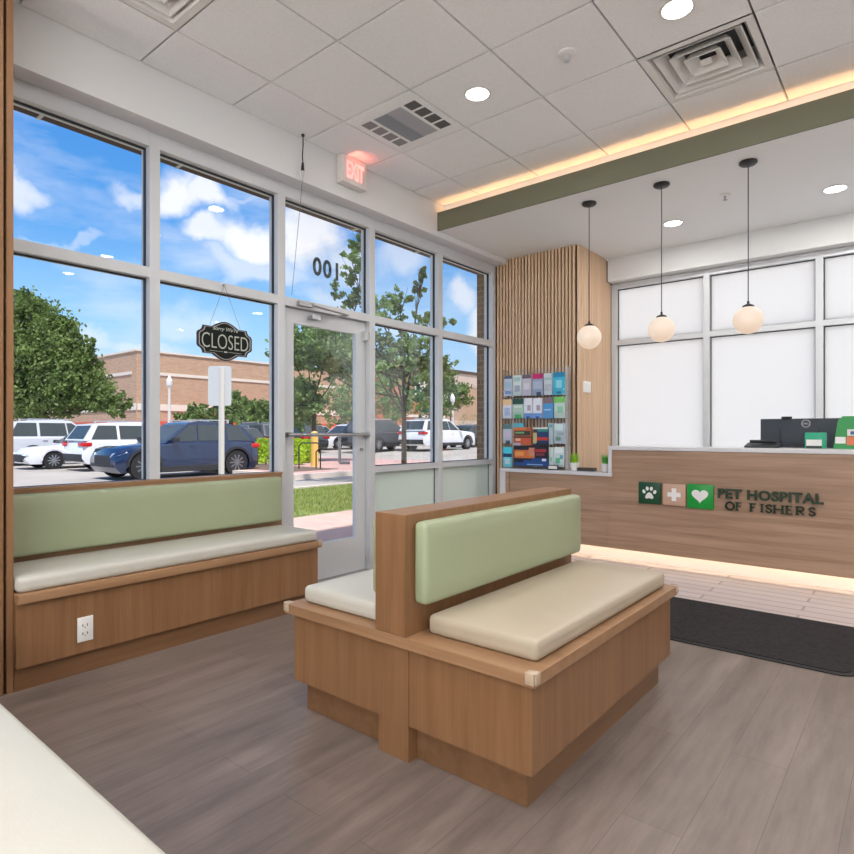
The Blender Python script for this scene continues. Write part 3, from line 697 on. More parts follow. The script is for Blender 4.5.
brochure(140, 222, 452, 500, (96, 186, 206), [], 'turquoise brochure peeking above the orange magazine')
brochure(414, 448, 452, 618, (196, 220, 226), [(.1, .9, .05, .2, (120, 190, 200))], 'pale aqua brochure, third row beside the far right one')
brochure(455, 546, 452, 612, (190, 202, 214), [(.1, .8, .05, .35, (210, 236, 232)), (.3, .9, .45, .6, (160, 180, 186)), (.2, .6, .65, .85, (130, 176, 160))], 'grey and mint brochure, third row far right')
brochure(64, 130, 636, 795, (120, 214, 226), [(0, 1, 0, .3, (70, 204, 226)), (0, 1, .32, .5, (36, 66, 100)), (.2, .8, .6, .85, (206, 232, 238))], 'cyan brochure with navy band, bottom row far left')
brochure(418, 450, 638, 795, (216, 232, 230), [(.2, .8, .5, .7, (150, 206, 190))], 'slim white-mint brochure, bottom row')
brochure(455, 536, 636, 795, (206, 222, 220), [(.1, .9, 0, .3, (230, 240, 240)), (.2, .6, .55, .8, (90, 180, 140)), (.6, .9, .4, .6, (110, 170, 190))], 'mint and white brochure, bottom row far right')
brochure(145, 282, 484, 626, (186, 96, 60), [(0, .7, 0, .14, (216, 126, 70)), (.05, .95, .2, .45, (52, 60, 52)), (.1, .6, .25, .35, (120, 170, 110)), (0, 1, .5, .58, (90, 60, 50)), (.1, .9, .6, .85, (206, 90, 60)), (.12, .4, .62, .75, (230, 190, 160)), (0, .4, .86, 1, (190, 180, 200))], 'orange magazine with food pictures, left of the pair in the third row', Y=RY - .03)
brochure(296, 413, 484, 626, (34, 60, 106), [(0, 1, 0, .1, (226, 236, 226)), (0, .3, .1, .3, (70, 40, 60)), (.3, 1, .12, .24, (40, 140, 130)), (.1, 1, .55, .72, (206, 60, 50)), (0, .25, .3, .9, (196, 180, 120)), (.2, 1, .85, 1, (28, 36, 60))], 'navy and red magazine, right of the pair in the third row', Y=RY - .03)
brochure(145, 412, 627, 790, (30, 26, 40), [(.02, .62, .2, .62, (206, 110, 58)), (.05, .3, .3, .5, (226, 150, 80)), (.45, .62, .08, .5, (196, 130, 100)), (.6, .95, .15, .3, (170, 50, 50)), (.65, .9, .35, .48, (120, 50, 60)), (.0, 1, .84, 1, (28, 74, 140)), (.3, 1, .72, .84, (28, 74, 140)), (.55, 1, .6, .72, (28, 70, 132)), (.83, .95, .62, .74, (226, 226, 236)), (.4, .85, .9, .95, (150, 180, 216))], 'large magazine with orange food picture and navy foot in the bottom tier', Y=RY - .03)
# placard, pots, small crate
def grassplant(x, y, z, label, nm_col, hgt):
    p = thing('potted_grass', label, 'plant', (x, y, z))
    bm = BM(); lathe(bm, [(.036, .001), (.046, .07), (.048, .078), (.043, .078), (.040, .068), (.0, .066)], (x, y, z), n=24); obj('pot', bm, WHITE, p, smooth=True)
    bm = BM(); rnd = random.Random(int(x * 1000))
    for i in range(150):
        a = rnd.uniform(0, 2 * PI); r0 = rnd.uniform(0, .03); l = rnd.uniform(.5, 1) * hgt; sp = rnd.uniform(.2, 1.0) * .055
        bxp, byp = x + r0 * math.cos(a), y + r0 * math.sin(a); w = .003
        pts = []
        for k in range(4):
            t_ = k / 3; ox = bxp + sp * t_ ** 1.6 * math.cos(a); oy = byp + sp * t_ ** 1.6 * math.sin(a); oz = z + .065 + l * (t_ - .25 * t_ * t_)
            pts.append((ox, oy, oz, w * (1 - t_ * .9)))
        sx, sy = -math.sin(a), math.cos(a)
        L = [bm.verts.new((q[0] - sx * q[3], q[1] - sy * q[3], q[2])) for q in pts]; R = [bm.verts.new((q[0] + sx * q[3], q[1] + sy * q[3], q[2])) for q in pts]
        for k in range(3): bm.faces.new((L[k], R[k], R[k + 1], L[k + 1]))
    obj('grass_blades', bm, nm_col, p, recalc=False)
    return p
grassplant(-2.635, 5.49, ZB, 'lime green grass plant in white pot beside the brochure rack', mat('lime_blades', srgb(150, 206, 40), .6), .155)
grassplant(-2.318, 5.50, ZB, 'darker green grass plant in white pot against the counter step', mat('green_blades', srgb(70, 170, 52), .6), .15)
cr = thing('small_tray', 'small dark slatted tray between the two potted plants', 'tray', (-2.53, 5.50, ZB))
b = BM(); bx(b, -2.59, -2.42, 5.45, 5.53, ZB + .001, ZB + .008)
for k in range(9): bx(b, -2.59 + .0195 * k, -2.578 + .0195 * k, 5.45, 5.53, ZB + .008, ZB + .032)
obj('tray_body', b, mat('dark_wood', srgb(70, 66, 62), .6), cr)
pc = thing('card_placard', 'small black framed placard standing at the rack foot', 'card holder', (-2.83, 5.42, ZB))
b = BM(); bx(b, -2.885, -2.77, 5.405, 5.415, ZB + .001, ZB + .05); bx(b, -2.885, -2.77, 5.40, 5.425, ZB + .0005, ZB + .0009); obj('frame', b, BLACK, pc)
b = BM(); bx(b, -2.875, -2.78, 5.402, 5.4045, ZB + .012, ZB + .042); obj('card', b, PAPER, pc)
# switch plate on slat side
sw = thing('wall_switch_plate', 'white switch plate on the slat column side', 'switch', (-2.665, 5.84, 1.66))
boxobj('plate', (-2.669, -2.662, 5.755, 5.93, 1.605, 1.72), WHITE, sw, bevel=.002)
b = BM()
for k in range(3): bx(b, -2.662, -2.659, 5.775 + .052 * k, 5.805 + .052 * k, 1.632, 1.695, bevel=.001)
obj('rocker', b, PAPER, sw)

# floor mat
b = BM()
def rrect(x0, x1, y0, y1, r, z, n=8):
    P = []
    for cx, cy, a0 in ((x1 - r, y1 - r, 0), (x0 + r, y1 - r, PI / 2), (x0 + r, y0 + r, PI), (x1 - r, y0 + r, 3 * PI / 2)):
        for i in range(n + 1):
            a = a0 + PI / 2 * i / n; P.append((cx + r * math.cos(a), cy + r * math.sin(a), z))
    return P
fm = thing('floor_mat', 'dark charcoal doormat with rounded corners in front of the desk', 'mat', (-1.0, 4, 0))
prism(b, rrect(-1.78, -.225, 3.535, 4.46, .1, .0005), (0, 0, .006)); obj('rubber_border', b, MATR, fm)
b = BM(); prism(b, rrect(-1.75, -.255, 3.565, 4.43, .08, .0066), (0, 0, .004)); obj('pile', b, MATB, fm)

# ================================================================= CEILING FIXTURES
LM = emit('lamp_face', (1, .97, .92, 1), 5)
def downlight(x, y, z, label, power=1.0):
    t = thing('downlight', label, 'ceiling light', (x, y, z), group='round recessed downlights')
    b = BM(); lathe(b, [(.088, -.0015), (.088, -.004), (.074, -.008), (.072, -.004), (.072, -.0015)], (x, y, z), n=32); obj('trim_ring', b, WHITE, t, smooth=True)
    b = BM(); lathe(b, [(0, -.0040), (.0715, -.0040)], (x, y, z), n=32); obj('lens', b, LM, t)
    l = bpy.data.lights.new('downlight_lamp', 'AREA'); l.shape = 'DISK'; l.size = .13; l.energy = 9 * LAMP * power; l.color = (1, .98, .96)
    lo = bpy.data.objects.new('downlight_lamp', l); COL.objects.link(lo); lo.location = (0, 0, -.012); lo.parent = t
    return t
downlight(-2.19, 3.166, ZC, 'bright round downlight in the grid ceiling between vent unit and smoke detector')
downlight(-.96, 3.178, ZC, 'bright round downlight in the grid ceiling above the square diffuser')
downlight(-1.74, 5.64, ZL, 'round downlight in the low ceiling between the second and third pendant')
downlight(-.514, 5.65, ZL, 'round downlight in the low ceiling near the right edge')
for x, y in ((-2.19, .73), (-.96, .73), (.26, .73), (.26, 3.17), (1.48, 3.17), (1.48, .73), (-.96, -1.1), (.26, -1.1), (2.7, 2.0), (-2.19, -1.1)):  # extra unseen downlights, added for more light in the room
    downlight(x, y, ZC, 'unseen round downlight added in the grid ceiling to light the room')
for x in (.71, 1.93, 3.15): downlight(x, 5.65, ZL, 'unseen round downlight added in the low ceiling to light the room')  # likewise added out of view for their light

def pendant(x, y, zg, r, label, ztop, s=None):
    t = thing('globe_pendant', label, 'pendant light', (x, y, ztop), group='globe pendants over the reception')
    b = BM(); lathe(b, [(.058, -.001), (.060, -.012), (.05, -.022), (.012, -.028)], (x, y, ztop), n=28); obj('canopy', b, BLACK, t, smooth=True)
    b = BM(); cyl(b, (x, y, ztop - .026), (x, y, zg + r + .03), .0035, n=8); obj('cord', b, BLACK, t)
    b = BM(); lathe(b, [(.008, r + .035), (.008, r + .018), (.036, r + .004), (.04, r - .008)], (x, y, zg), n=24); obj('cap', b, BLACK, t, smooth=True)
    b = BM(); bmesh.ops.create_uvsphere(b, u_segments=32, v_segments=20, radius=r, matrix=Matrix.Translation((x, y, zg))); obj('glass_globe', b, s or emit('globe_glow', (1, .72, .50, 1), .62, .35), t, smooth=True)
for x, lab in ((-2.125, 'opal globe pendant on black cord in front of the slat column'), (-1.535, 'opal globe pendant on black cord, middle of the three'), (-.936, 'opal globe pendant on black cord, the right one of the three')):
    pendant(x, 4.70, 1.983, .098, lab, ZL)
# large globes added unseen behind the camera to brighten the ceiling
for i, (x, y) in enumerate(((2.4, -1.8), (-2.4, -2.0), (-.8, -2.1), (.8, -2.2))):
    pendant(x, y, 2.2, .22, 'large unseen globe pendant added behind the camera as fill light', ZC, emit('fill_globe_glow', (.98, .99, 1, 1), 36 * LAMP))

def diffuser(x0, y0, label):
    s = .6096; cx, cy = x0 + s / 2, y0 + s / 2
    t = thing('air_diffuser', label, 'air vent', (cx, cy, ZC), group='square louvred ceiling diffusers')
    def ring(bm, h0, z0, h1, z1, th=.003):
        for sgn in range(4):
            def P(h, z, a):
                u = (-h, h)[a]; return ((cx + u, cy - h, z), (cx + h, cy + u, z), (cx - u, cy + h, z), (cx - h, cy - u, z))[sgn]
            quad(bm, [P(h0, z0, 0), P(h0, z0, 1), P(h1, z1, 1), P(h1, z1, 0)])
    b = BM(); ring(b, s / 2 - .003, ZC - .002, .262, ZC - .002); ring(b, .262, ZC - .002, .235, ZC + .05); ring(b, .235, ZC + .05, .235, ZC + .14); obj('frame', b, WHITE, t, recalc=False)
    for h in (.235, .165, .10):
        b = BM(); ring(b, h - .005, ZC + .004, h - .055, ZC + .06); ring(b, h, ZC + .004, h - .005, ZC + .004); ring(b, h - .03, ZC + .05, h, ZC + .004); obj('louvre', b, WHITE, t, recalc=False)
    b = BM(); bx(b, cx - .03, cx + .03, cy - .03, cy + .03, ZC + .012, ZC + .016); obj('centre_plate', b, WHITE, t)
    b = BM(); bx(b, cx - .24, cx + .24, cy - .24, cy + .24, ZC + .141, ZC + .144); obj('duct_back', b, mat('duct_grey', srgb(84, 86, 90), .8), t)
diffuser(-1.276, 3.466, 'square louvred air diffuser beside the LED cove, upper right')
diffuser(-3.105, 1.027, 'square louvred air diffuser cut by the top edge, upper left')
x0, y0, s = -3.105, 2.856, .6096
t = thing('vent_unit', 'flat square ceiling vent unit with eight small grilles', 'air vent', (x0 + s / 2, y0 + s / 2, ZC))
b = BM(); bx(b, x0 + .006, x0 + s - .006, y0 + .006, y0 + s - .006, ZC - .004, ZC + .016); obj('panel', b, TILEM, t)
b = BM()
for k in range(4):
    for xa, xb in ((-3.045, -2.955),):
        bx(b, xa, xb, 2.965 + .105 * k, 2.965 + .105 * k + .082, ZC - .006, ZC - .0045)
obj('grille', b, mat('grille_grey', srgb(140, 138, 140), .6), t)
b = BM()
for k in range(4): bx(b, -2.642, -2.547, 2.962 + .105 * k, 2.962 + .105 * k + .082, ZC - .006, ZC - .0045)
obj('grille', b, mat('grille_dark', srgb(92, 90, 92), .6), t)
b = BM()
for k in range(13): bx(b, -2.92 + .0195 * k, -2.907 + .0195 * k, 2.965, 3.362, ZC - .008, ZC - .0045)
obj('centre_louvre', b, mat('louvre_grey', srgb(178, 180, 186), .6), t)
b = BM(); bx(b, -2.92, -2.80, 2.965, 3.362, ZC - .0095, ZC - .0085); obj('centre_flap', b, mat('flap_grey', srgb(140, 146, 156), .5), t)
t = thing('smoke_detector', 'small round white detector on the grid ceiling', 'detector', (-1.56, 3.15, ZC))
b = BM(); lathe(b, [(.05, -.0005), (.05, -.012), (.03, -.022)], (-1.56, 3.15, ZC), n=24); obj('base', b, WHITE, t, smooth=True)
b = BM(); lathe(b, [(.026, -.0225), (.018, -.05), (.008, -.056)], (-1.56, 3.15, ZC), n=20); obj('sensor_dome', b, mat('pale_grey', srgb(180, 180, 182), .5), t, smooth=True)
t = thing('sprinkler_head', 'small sprinkler head on the low ceiling between the pendants', 'sprinkler', (-1.212, 5.241, ZL))
b = BM(); lathe(b, [(.04, -.0005), (.038, -.008), (.014, -.01)], (-1.212, 5.241, ZL), n=24); obj('escutcheon', b, WHITE, t, smooth=True)
b = BM(); cyl(b, (-1.212, 5.241, ZL - .01), (-1.212, 5.241, ZL - .04), .007, n=10); lathe(b, [(.018, -.04), (.018, -.043)], (-1.212, 5.241, ZL), n=16); obj('deflector', b, CHROME, t)
# exit sign
t = thing('exit_sign', 'white exit sign with glowing red EXIT letters above the door', 'sign', (-3.49, 3.30, 2.05 + CAMZ))
z0, z1 = 1.955 + CAMZ, 2.168 + CAMZ
b = BM(); bx(b, -3.529, -3.452, 3.165, 3.425, z0, z1, bevel=.006); obj('housing', b, mat('sign_housing', srgb(232, 224, 218), .4), t, smooth=True)
text_obj('exit_letters', 'EXIT', emit('exit_red', (1, .14, .10, 1), 1.3), t, .185, .135, (-3.449, 3.296, (z0 + z1) / 2), (0, 1, 0), (0, 0, 1), .002, offset=.03)
b = BM()
obj_l = bpy.data.lights.new('exit_glow', 'AREA'); obj_l.energy = .28; obj_l.size = .2; obj_l.color = (1, .16, .1); ol = bpy.data.objects.new('exit_glow', obj_l); COL.objects.link(ol); ol.parent = t; ol.location = (.045, 0, .08); ol.rotation_euler = (PI - .5, 0, 0)
b.free()
# hanging cord with plug
t = thing('hanging_cord', 'black cord with plug dangling from the ceiling by the window', 'cord', (-3.47, 2.79, ZC))
b = BM(); cyl(b, (-3.47, 2.79, ZC - .0005), (-3.47, 2.79, ZC - .015), .012, n=12)
pts = [(-3.47, 2.79, ZC - .015), (-3.475, 2.795, ZC - .08), (-3.48, 2.792, ZC - .15), (-3.485, 2.80, ZC - .2)]
for p, q in zip(pts, pts[1:]): cyl(b, p, q, .0045, n=8)
obj('cord', b, BLACK, t)
b = BM(); cyl(b, (-3.485, 2.80, ZC - .2), (-3.487, 2.80, ZC - .26), .008, .014, n=12); obj('plug', b, BLACK, t)
b = BM(); cyl(b, (-3.487, 2.80, ZC - .26), (-3.489, 2.80, ZC - .33), .012, .008, n=12); obj('socket', b, mat('pale_grey2', srgb(200, 200, 202), .4), t)
b = BM(); cyl(b, (-3.489, 2.80, ZC - .33), (-3.60, 2.79, 2.21), .002, n=6); obj('thin_wire', b, mat('wire_grey', srgb(120, 120, 122), .5), t)

# CLOSED sign
t = thing('closed_sign', 'dark plaque reading CLOSED hanging on thin string inside the window', 'sign', (-3.63, 2.26, 1.8))
yc, zc = 2.259, 1.806; W2, H2 = .207, .107
pts = []
def arcpts(cx, cz, r, a0, a1, n=6): return [(cx + r * math.cos(a0 + (a1 - a0) * i / n), cz + r * math.sin(a0 + (a1 - a0) * i / n)) for i in range(n + 1)]
def outline(k):
    w, h, r = W2 * k, H2 * k * .86, .045
    P = []
    P += [(w, -h + r * 1.2)] + [(w, h - r * 1.2)]
    P += arcpts(w, h, r * .9, -PI / 2 - .2, -PI - .0, 5)
    P += [(w - r * 1.6, h)]
    for i in range(9): u = 1 - i / 4.0; P.append((u * (w - r * 2.4), h + (.04 * k) * math.cos(u * PI / 2)))
    P += [(-w + r * 1.6, h)]
    P += arcpts(-w, h, r * .9, 0, -PI / 2 + .2, 5)
    P += [(-w, h - r * 1.2), (-w, -h + r * 1.2)]
    P += arcpts(-w, -h, r * .9, PI / 2 - .2, 0, 5)
    P += [(-w + r * 1.6, -h)]
    for i in range(9): u = -1 + i / 4.0; P.append((u * (w - r * 2.4), -h - (.04 * k) * math.cos(u * PI / 2)))
    P += [(w - r * 1.6, -h)]
    P += arcpts(w, -h, r * .9, PI, PI / 2 + .2, 5)
    return P
b = BM(); prism(b, [(-3.63, yc + u, zc + v) for u, v in outline(1)], (-.008, 0, 0)); obj('board', b, mat('sign_black', srgb(34, 34, 38), .5), t)
b = BM(); P0 = outline(.94); P1 = outline(.915)
for i in range(len(P0)):
    j = (i + 1) % len(P0)
    quad(b, [(-3.6285, yc + P0[i][0], zc + P0[i][1]), (-3.6285, yc + P0[j][0], zc + P0[j][1]), (-3.6285, yc + P1[j][0], zc + P1[j][1]), (-3.6285, yc + P1[i][0], zc + P1[i][1])])
obj('border_line', b, mat('sign_line', srgb(176, 168, 166), .5), t)
b = BM(); prism(b, [(-3.6288, yc + u, zc + v) for u, v in outline(.90)], (-.001, 0, 0)); obj('panel', b, mat('sign_green_black', srgb(4, 14, 9), .85), t)
SL = mat('sign_letter', srgb(184, 190, 178), .5)
text_obj('closed_letters', 'CLOSED', SL, t, .35, .098, (-3.627, yc, zc - .004), (0, 1, 0), (0, 0, 1), .001, offset=-.012)
text_obj('script_letters', "Sorry We're", SL, t, .19, .034, (-3.627, yc, zc + .078), (0, 1, 0), (0, 0, 1), .001, font_shear=.3)
b = BM(); bx(b, -3.628, -3.6265, yc - .12, yc - .02, zc - .073, zc - .071); bx(b, -3.628, -3.6265, yc + .02, yc + .12, zc - .073, zc - .071); bx(b, -3.628, -3.6265, yc - .012, yc + .012, zc - .077, zc - .068); obj('flourish', b, SL, t)
b = BM(); hook = (-3.645, yc, 2.19); cyl(b, hook, (-3.632, yc - .115, zc + .098), .0015, n=6); cyl(b, hook, (-3.632, yc + .115, zc + .098), .0015, n=6)
obj('string', b, mat('string_grey', srgb(130, 130, 126), .6), t)
b = BM(); cyl(b, (-3.659, yc, 2.192), (-3.64, yc, 2.192), .008, n=10); obj('suction_hook', b, mat('pale_grey', srgb(180, 180, 182), .5), t)

# ================================================================= OUTSIDE
GZ = -.14
def gz(x, y):
    u = max(0, min(1, (y - 15) / 12)); k = max(0, min(1, (-x - 14) / 8)); return GZ + .36 * u * u * (3 - 2 * u)
b = BM(); xsn = [-9.8, -13, -16, -20, -26, -34, -50, -90, -160]; ysn = [-60, -20, 0, 8, 12, 15, 17, 19, 21, 23, 25, 27, 40, 70, 120, 200]
V = {(i, j): b.verts.new((x, y, gz(x, y))) for i, x in enumerate(xsn) for j, y in enumerate(ysn)}
for i in range(len(xsn) - 1):
    for j in range(len(ysn) - 1): b.faces.new((V[i, j], V[i + 1, j], V[i + 1, j + 1], V[i, j + 1]))
o = obj('parking_lot', b, ASPH); o['kind'] = 'structure'; o['label'] = 'grey asphalt parking lot'
b = BM(); bx(b, -6.85, FX - .141, -12, 30, -.14, -.02); o = obj('sidewalk', b, PAVER); o['kind'] = 'structure'; o['label'] = 'pink paver sidewalk outside the door'
b = BM(); bx(b, -10.4, -6.86, -12, 11.0, -.2, -.03); bmesh.ops.subdivide_edges(b, edges=b.edges[:], cuts=3, use_grid_fill=True); o = obj('lawn', b, GRASS); o['kind'] = 'stuff'; tag(o, 'green grass strip outside the door', 'grass', kind='stuff')
b = BM(); rnd = random.Random(3)
for i in range(9000):
    x = rnd.uniform(-10.3, -6.95); y = rnd.uniform(3, 10.9)
    if abs(x + 9.46) < .1 and abs(y - 5.81) < .1: continue
    h = rnd.uniform(.03, .07); a = rnd.uniform(0, 2 * PI); w = .008
    c, s_ = math.cos(a) * w, math.sin(a) * w; f = bm_f = b.faces.new([b.verts.new(p) for p in ((x - c, y - s_, -.03), (x + c, y + s_, -.03), (x + rnd.uniform(-.03, .03), y + rnd.uniform(-.03, .03), -.03 + h))])
o = obj('grass_blades', b, mat('blade_green', srgb(136, 148, 66), .8), recalc=False); tag(o, 'short grass blades standing on the lawn strip', 'grass', kind='stuff')
b = BM(); bx(b, -10.56, -10.41, -12, 11.15, -.2, .0); bx(b, -13.7, -13.55, 10.6, 20, -.2, .005); bx(b, -26, -13.7, 10.6, 10.85, -.2, .005); o = obj('kerb', b, CURB); o['kind'] = 'structure'
b = BM(); bx(b, -26, -13.71, 10.86, 19.5, -.2, .0); o = obj('paved_island', b, PAVRED); o['kind'] = 'structure'; o['label'] = 'pinkish paved island beyond the road'
b = BM(); bx(b, -18.6, -14.6, 11.4, 13.2, 0, .012); o = obj('planting_bed', b, MULCH); o['kind'] = 'structure'
b = BM(); bx(b, -24, -19.4, 15.4, 17.0, .0, .02); o = obj('lawn', b, GRASS); tag(o, 'small grass patch beyond the yellow bollard', 'grass', kind='stuff')
# canopy and pier on our facade
b = BM(); bx(b, -4.36, FX - .141, -2, 8.5, 3.2, 3.36); o = obj('facade_soffit', b, BROWN); o['kind'] = 'structure'; o['label'] = 'brown soffit over the shopfront'
b = BM()
for y in (.9, 1.36, 2.28, 3.2, 4.1, 5.05): bx(b, -4.355, -3.83, y, y + .02, 3.190, 3.199)
o = obj('soffit_brackets', b, ALU); o['kind'] = 'structure'; o.name = 'trim_6'
b = BM(); bx(b, -3.95, FX - .141, 5.70, 6.6, -.1, 3.199); o = obj('brick_pier', b, PIERB); o['kind'] = 'structure'; o['label'] = 'brick pier just outside the last shopfront bay'

# ---- store building
b = BM(); bx(b, -90, -50, 22.9, 50, -.2, 7.95); o = obj('store_walls', b, [TANB, TANBX])
for p in o.data.polygons:
    if abs(p.normal.y) > .5: p.material_index = 1
st = thing('store_building', 'long tan brick store with pale bands behind the parked cars', 'building', (-60, 36, 0))
o.name = 'walls'; o.parent = st; o.matrix_parent_inverse = Matrix.Translation((60, -36, 0))
b = BM()
bx(b, -49.99, -49.93, 23.6, 49.9, 6.05, 6.3); bx(b, -49.99, -49.93, 22.95, 49.9, 3.05, 3.6); bx(b, -89, -50.8, 22.83, 22.89, 6.05, 6.3); bx(b, -89, -50.0, 22.83, 22.89, 3.05, 3.6); bx(b, -90.1, -49.9, 22.8, 50.1, 7.951, 8.1)
obj('pale_band', b, CREAMB, st)
b = BM(); bx(b, -49.99, -49.93, 22.95, 49.9, 1.9, 2.15); bx(b, -89, -50.0, 22.83, 22.89, 1.9, 2.15); obj('red_band', b, REDB, st)
en = thing('entrance_gable', 'orange brick gabled entrance block of the store, behind the tree', 'building', (-50, 55, 0))
b = BM(); y0, y1 = 50.2, 60
prism(b, [(-46.5, y0, -.2), (-46.5, y1, -.2), (-46.5, y1, 8.2), (-46.5, (y0 + y1) / 2, 10.3), (-46.5, y0, 8.2)], (-8, 0, 0)); obj('gable_wall', b, ORB, en)
b = BM(); prism(b, [(-46.49, 54.0, 5.6), (-46.49, 56.4, 5.6), (-46.49, 56.4, 7.4), (-46.49, 55.2, 8.2), (-46.49, 54.0, 7.4)], (.05, 0, 0)); bx(b, -46.49, -46.4, y0, y1, 3.0, 3.3); obj('pale_inset', b, CREAMB, en)
tb = thing('far_store_block', 'taller brick store block with pale parapet, seen by the brick pier', 'building', (-60, 74, 0))
b = BM(); bx(b, -90, -50, 64.8, 110, -.2, 7.7); o = obj('walls', b, [TANB, TANBX], tb)
for p in o.data.polygons:
    if abs(p.normal.y) > .5: p.material_index = 1
b = BM(); bx(b, -90.05, -49.95, 64.75, 110.05, 7.701, 9.5); bx(b, -49.99, -49.93, 64.8, 109, 2.2, 2.9); obj('pale_parapet', b, mat('parapet', srgb(206, 184, 168), .8), tb)
b = BM(); bx(b, -90.2, -49.8, 64.6, 110.2, 9.501, 9.9); obj('coping', b, BROWN, tb)
ho = thing('low_store_wing', 'low red roofed wing in front of the tan store', 'building', (-48, 30, 0))
b = BM(); bx(b, -49.9, -47.5, 25, 49, -.2, 1.3); obj('wing_wall', b, TANB, ho)
b = BM(); prism(b, [(-47.3, 24.8, 1.301), (-49.9, 24.8, 1.301), (-49.9, 24.8, 1.85)], (0, 24.4, 0)); obj('wing_roof', b, REDB, ho)

# ---- trees
BARK = mat('bark', srgb(74, 62, 52), .9)
def leaf_mat(name, c):
    m, nt, bs = new_mat(name); N = nt.nodes.new
    g_ = N('ShaderNodeNewGeometry') if False else N('ShaderNodeObjectInfo')
    tc = N('ShaderNodeTexCoord'); nn = N('ShaderNodeTexNoise'); nn.inputs['Scale'].default_value = 1.6; nt.links.new(tc.outputs['Object'], nn.inputs['Vector'])
    h = N('ShaderNodeHueSaturation'); h.inputs['Color'].default_value = c
    r = N('ShaderNodeMapRange'); nt.links.new(nn.outputs[0], r.inputs[0]); r.inputs['From Min'].default_value = .3; r.inputs['From Max'].default_value = .7; r.inputs['To Min'].default_value = .6; r.inputs['To Max'].default_value = 1.4
    nt.links.new(r.outputs[0], h.inputs['Value']); nt.links.new(h.outputs[0], bs.inputs['Base Color']); bs.inputs['Roughness'].default_value = .6
    tr = N('ShaderNodeBsdfTranslucent'); nt.links.new(h.outputs[0], tr.inputs[0]); mx_ = N('ShaderNodeMixShader'); mx_.inputs[0].default_value = .35
    out = [n_ for n_ in nt.nodes if n_.type == 'OUTPUT_MATERIAL'][0]
    nt.links.new(bs.outputs[0], mx_.inputs[1]); nt.links.new(tr.outputs[0], mx_.inputs[2]); nt.links.new(mx_.outputs[0], out.inputs[0])
    return m
LEAF1 = leaf_mat('leaf_mid', srgb(114, 134, 72)); LEAF2 = leaf_mat('leaf_dark', srgb(116, 140, 84)); LEAF3 = leaf_mat('leaf_lime', srgb(176, 204, 52)); LEAF4 = leaf_mat('leaf_soft', srgb(118, 146, 84))
def tree(name, base, h_trunk, r_trunk, blobs, nleaf, lsize, leafm, label, seed=1, cat='tree', group=None, upright=.0):
    """blobs: (dx,dy,z,rx,rz,weight) crown masses round the trunk"""
    rnd = random.Random(seed); x, y, z = base
    t = thing(name, label, cat, base, group=group)
    bm = BM(); cyl(bm, (x, y, z), (x, y, z + h_trunk), r_trunk, r_trunk * .6, n=8)
    for (dx, dy, bz, rx, rz, w) in blobs:
        p = Vector((x, y, z + h_trunk * rnd.uniform(.6, .98))); q = Vector((x + dx, y + dy, z + bz))
        mid = (p + q) / 2 + Vector((0, 0, -.1 * (q - p).length)) ; cyl(bm, p, mid, r_trunk * .32, r_trunk * .2, n=6, caps=False); cyl(bm, mid, q, r_trunk * .2, r_trunk * .12, n=6, caps=False)
        for k in range(5):
            a = rnd.uniform(0, 2 * PI); e_ = Vector((q.x + math.cos(a) * rx * .8, q.y + math.sin(a) * rx * .8, q.z + rnd.uniform(-.3, .9) * rz)); cyl(bm, mid.lerp(q, .7), e_, r_trunk * .14, r_trunk * .04, n=5, caps=False)
    obj('trunk', bm, BARK, t)
    bm = BM(); tw = sum(b_[5] for b_ in blobs)
    for (dx, dy, bz, rx, rz, w) in blobs:
        nb_ = int(nleaf * w / tw); clusters = max(8, nb_ // 22)
        for c in range(clusters):
            a = rnd.uniform(0, 2 * PI); e_ = rnd.uniform(-1, 1); rr = rnd.uniform(.35, 1.05) ** .6
            s_ = math.sqrt(max(0, 1 - e_ * e_)); cx_, cy_, cz_ = x + dx + rx * rr * s_ * math.cos(a), y + dy + rx * rr * s_ * math.sin(a), z + bz + rz * rr * e_
            dirv = Vector((s_ * math.cos(a), s_ * math.sin(a), e_ * .6 + upright)).normalized(); Lc = rx * .28
            for k in range(22):
                tt = rnd.uniform(-.5, .9); sp_ = Lc * .28
                p = Vector((cx_, cy_, cz_)) + dirv * Lc * tt + Vector((rnd.gauss(0, sp_), rnd.gauss(0, sp_), rnd.gauss(0, sp_)))
                u = Vector((rnd.gauss(0, 1), rnd.gauss(0, 1), rnd.gauss(0, 1))).normalized(); v = u.orthogonal().normalized(); l = lsize * rnd.uniform(.7, 1.3)
                bm.faces.new([bm.verts.new(p + u * l * .5), bm.verts.new(p + v * l * .28), bm.verts.new(p - u * l * .5), bm.verts.new(p - v * l * .28)])
    obj('foliage', bm, leafm, t, recalc=False)
    return t
def at_depth(px, d, z=None):
    r = ray(px, 432.45); return (r[0] * d, r[1] * d, gz(r[0] * d, r[1] * d) if z is None else z)
def off(dpx, d):  # sideways step of dpx picture pixels at depth d, in metres along the picture's horizontal
    m_ = dpx * d / 598.33; return (m_ * _c, m_ * _s)
B = []
d = 30
for dpx, dy_, rx, rz, w in ((-14, 378, 2.2, 2.0, 3), (4, 350, 1.9, 1.8, 3), (-16, 330, 1.8, 1.6, 3), (18, 372, 1.8, 1.5, 3), (36, 388, 1.6, 1.1, 2), (0, 398, 2.2, 1.1, 3), (16, 340, 1.0, 1.0, 1.2), (60, 400, 1.1, .6, .9), (-22, 308, .7, 1.0, .6), (0, 312, .5, .7, .35), (38, 362, 1.0, .9, .9), (78, 405, .7, .6, .4), (-40, 355, 2.2, 2.5, 2), (30, 328, .5, .5, .25), (46, 345, .5, .5, .25)):
    ox, oy = off(dpx, d); B.append((ox, oy, (432.45 - dy_) * d / 598.33 + CAMZ - GZ, rx, rz, w))
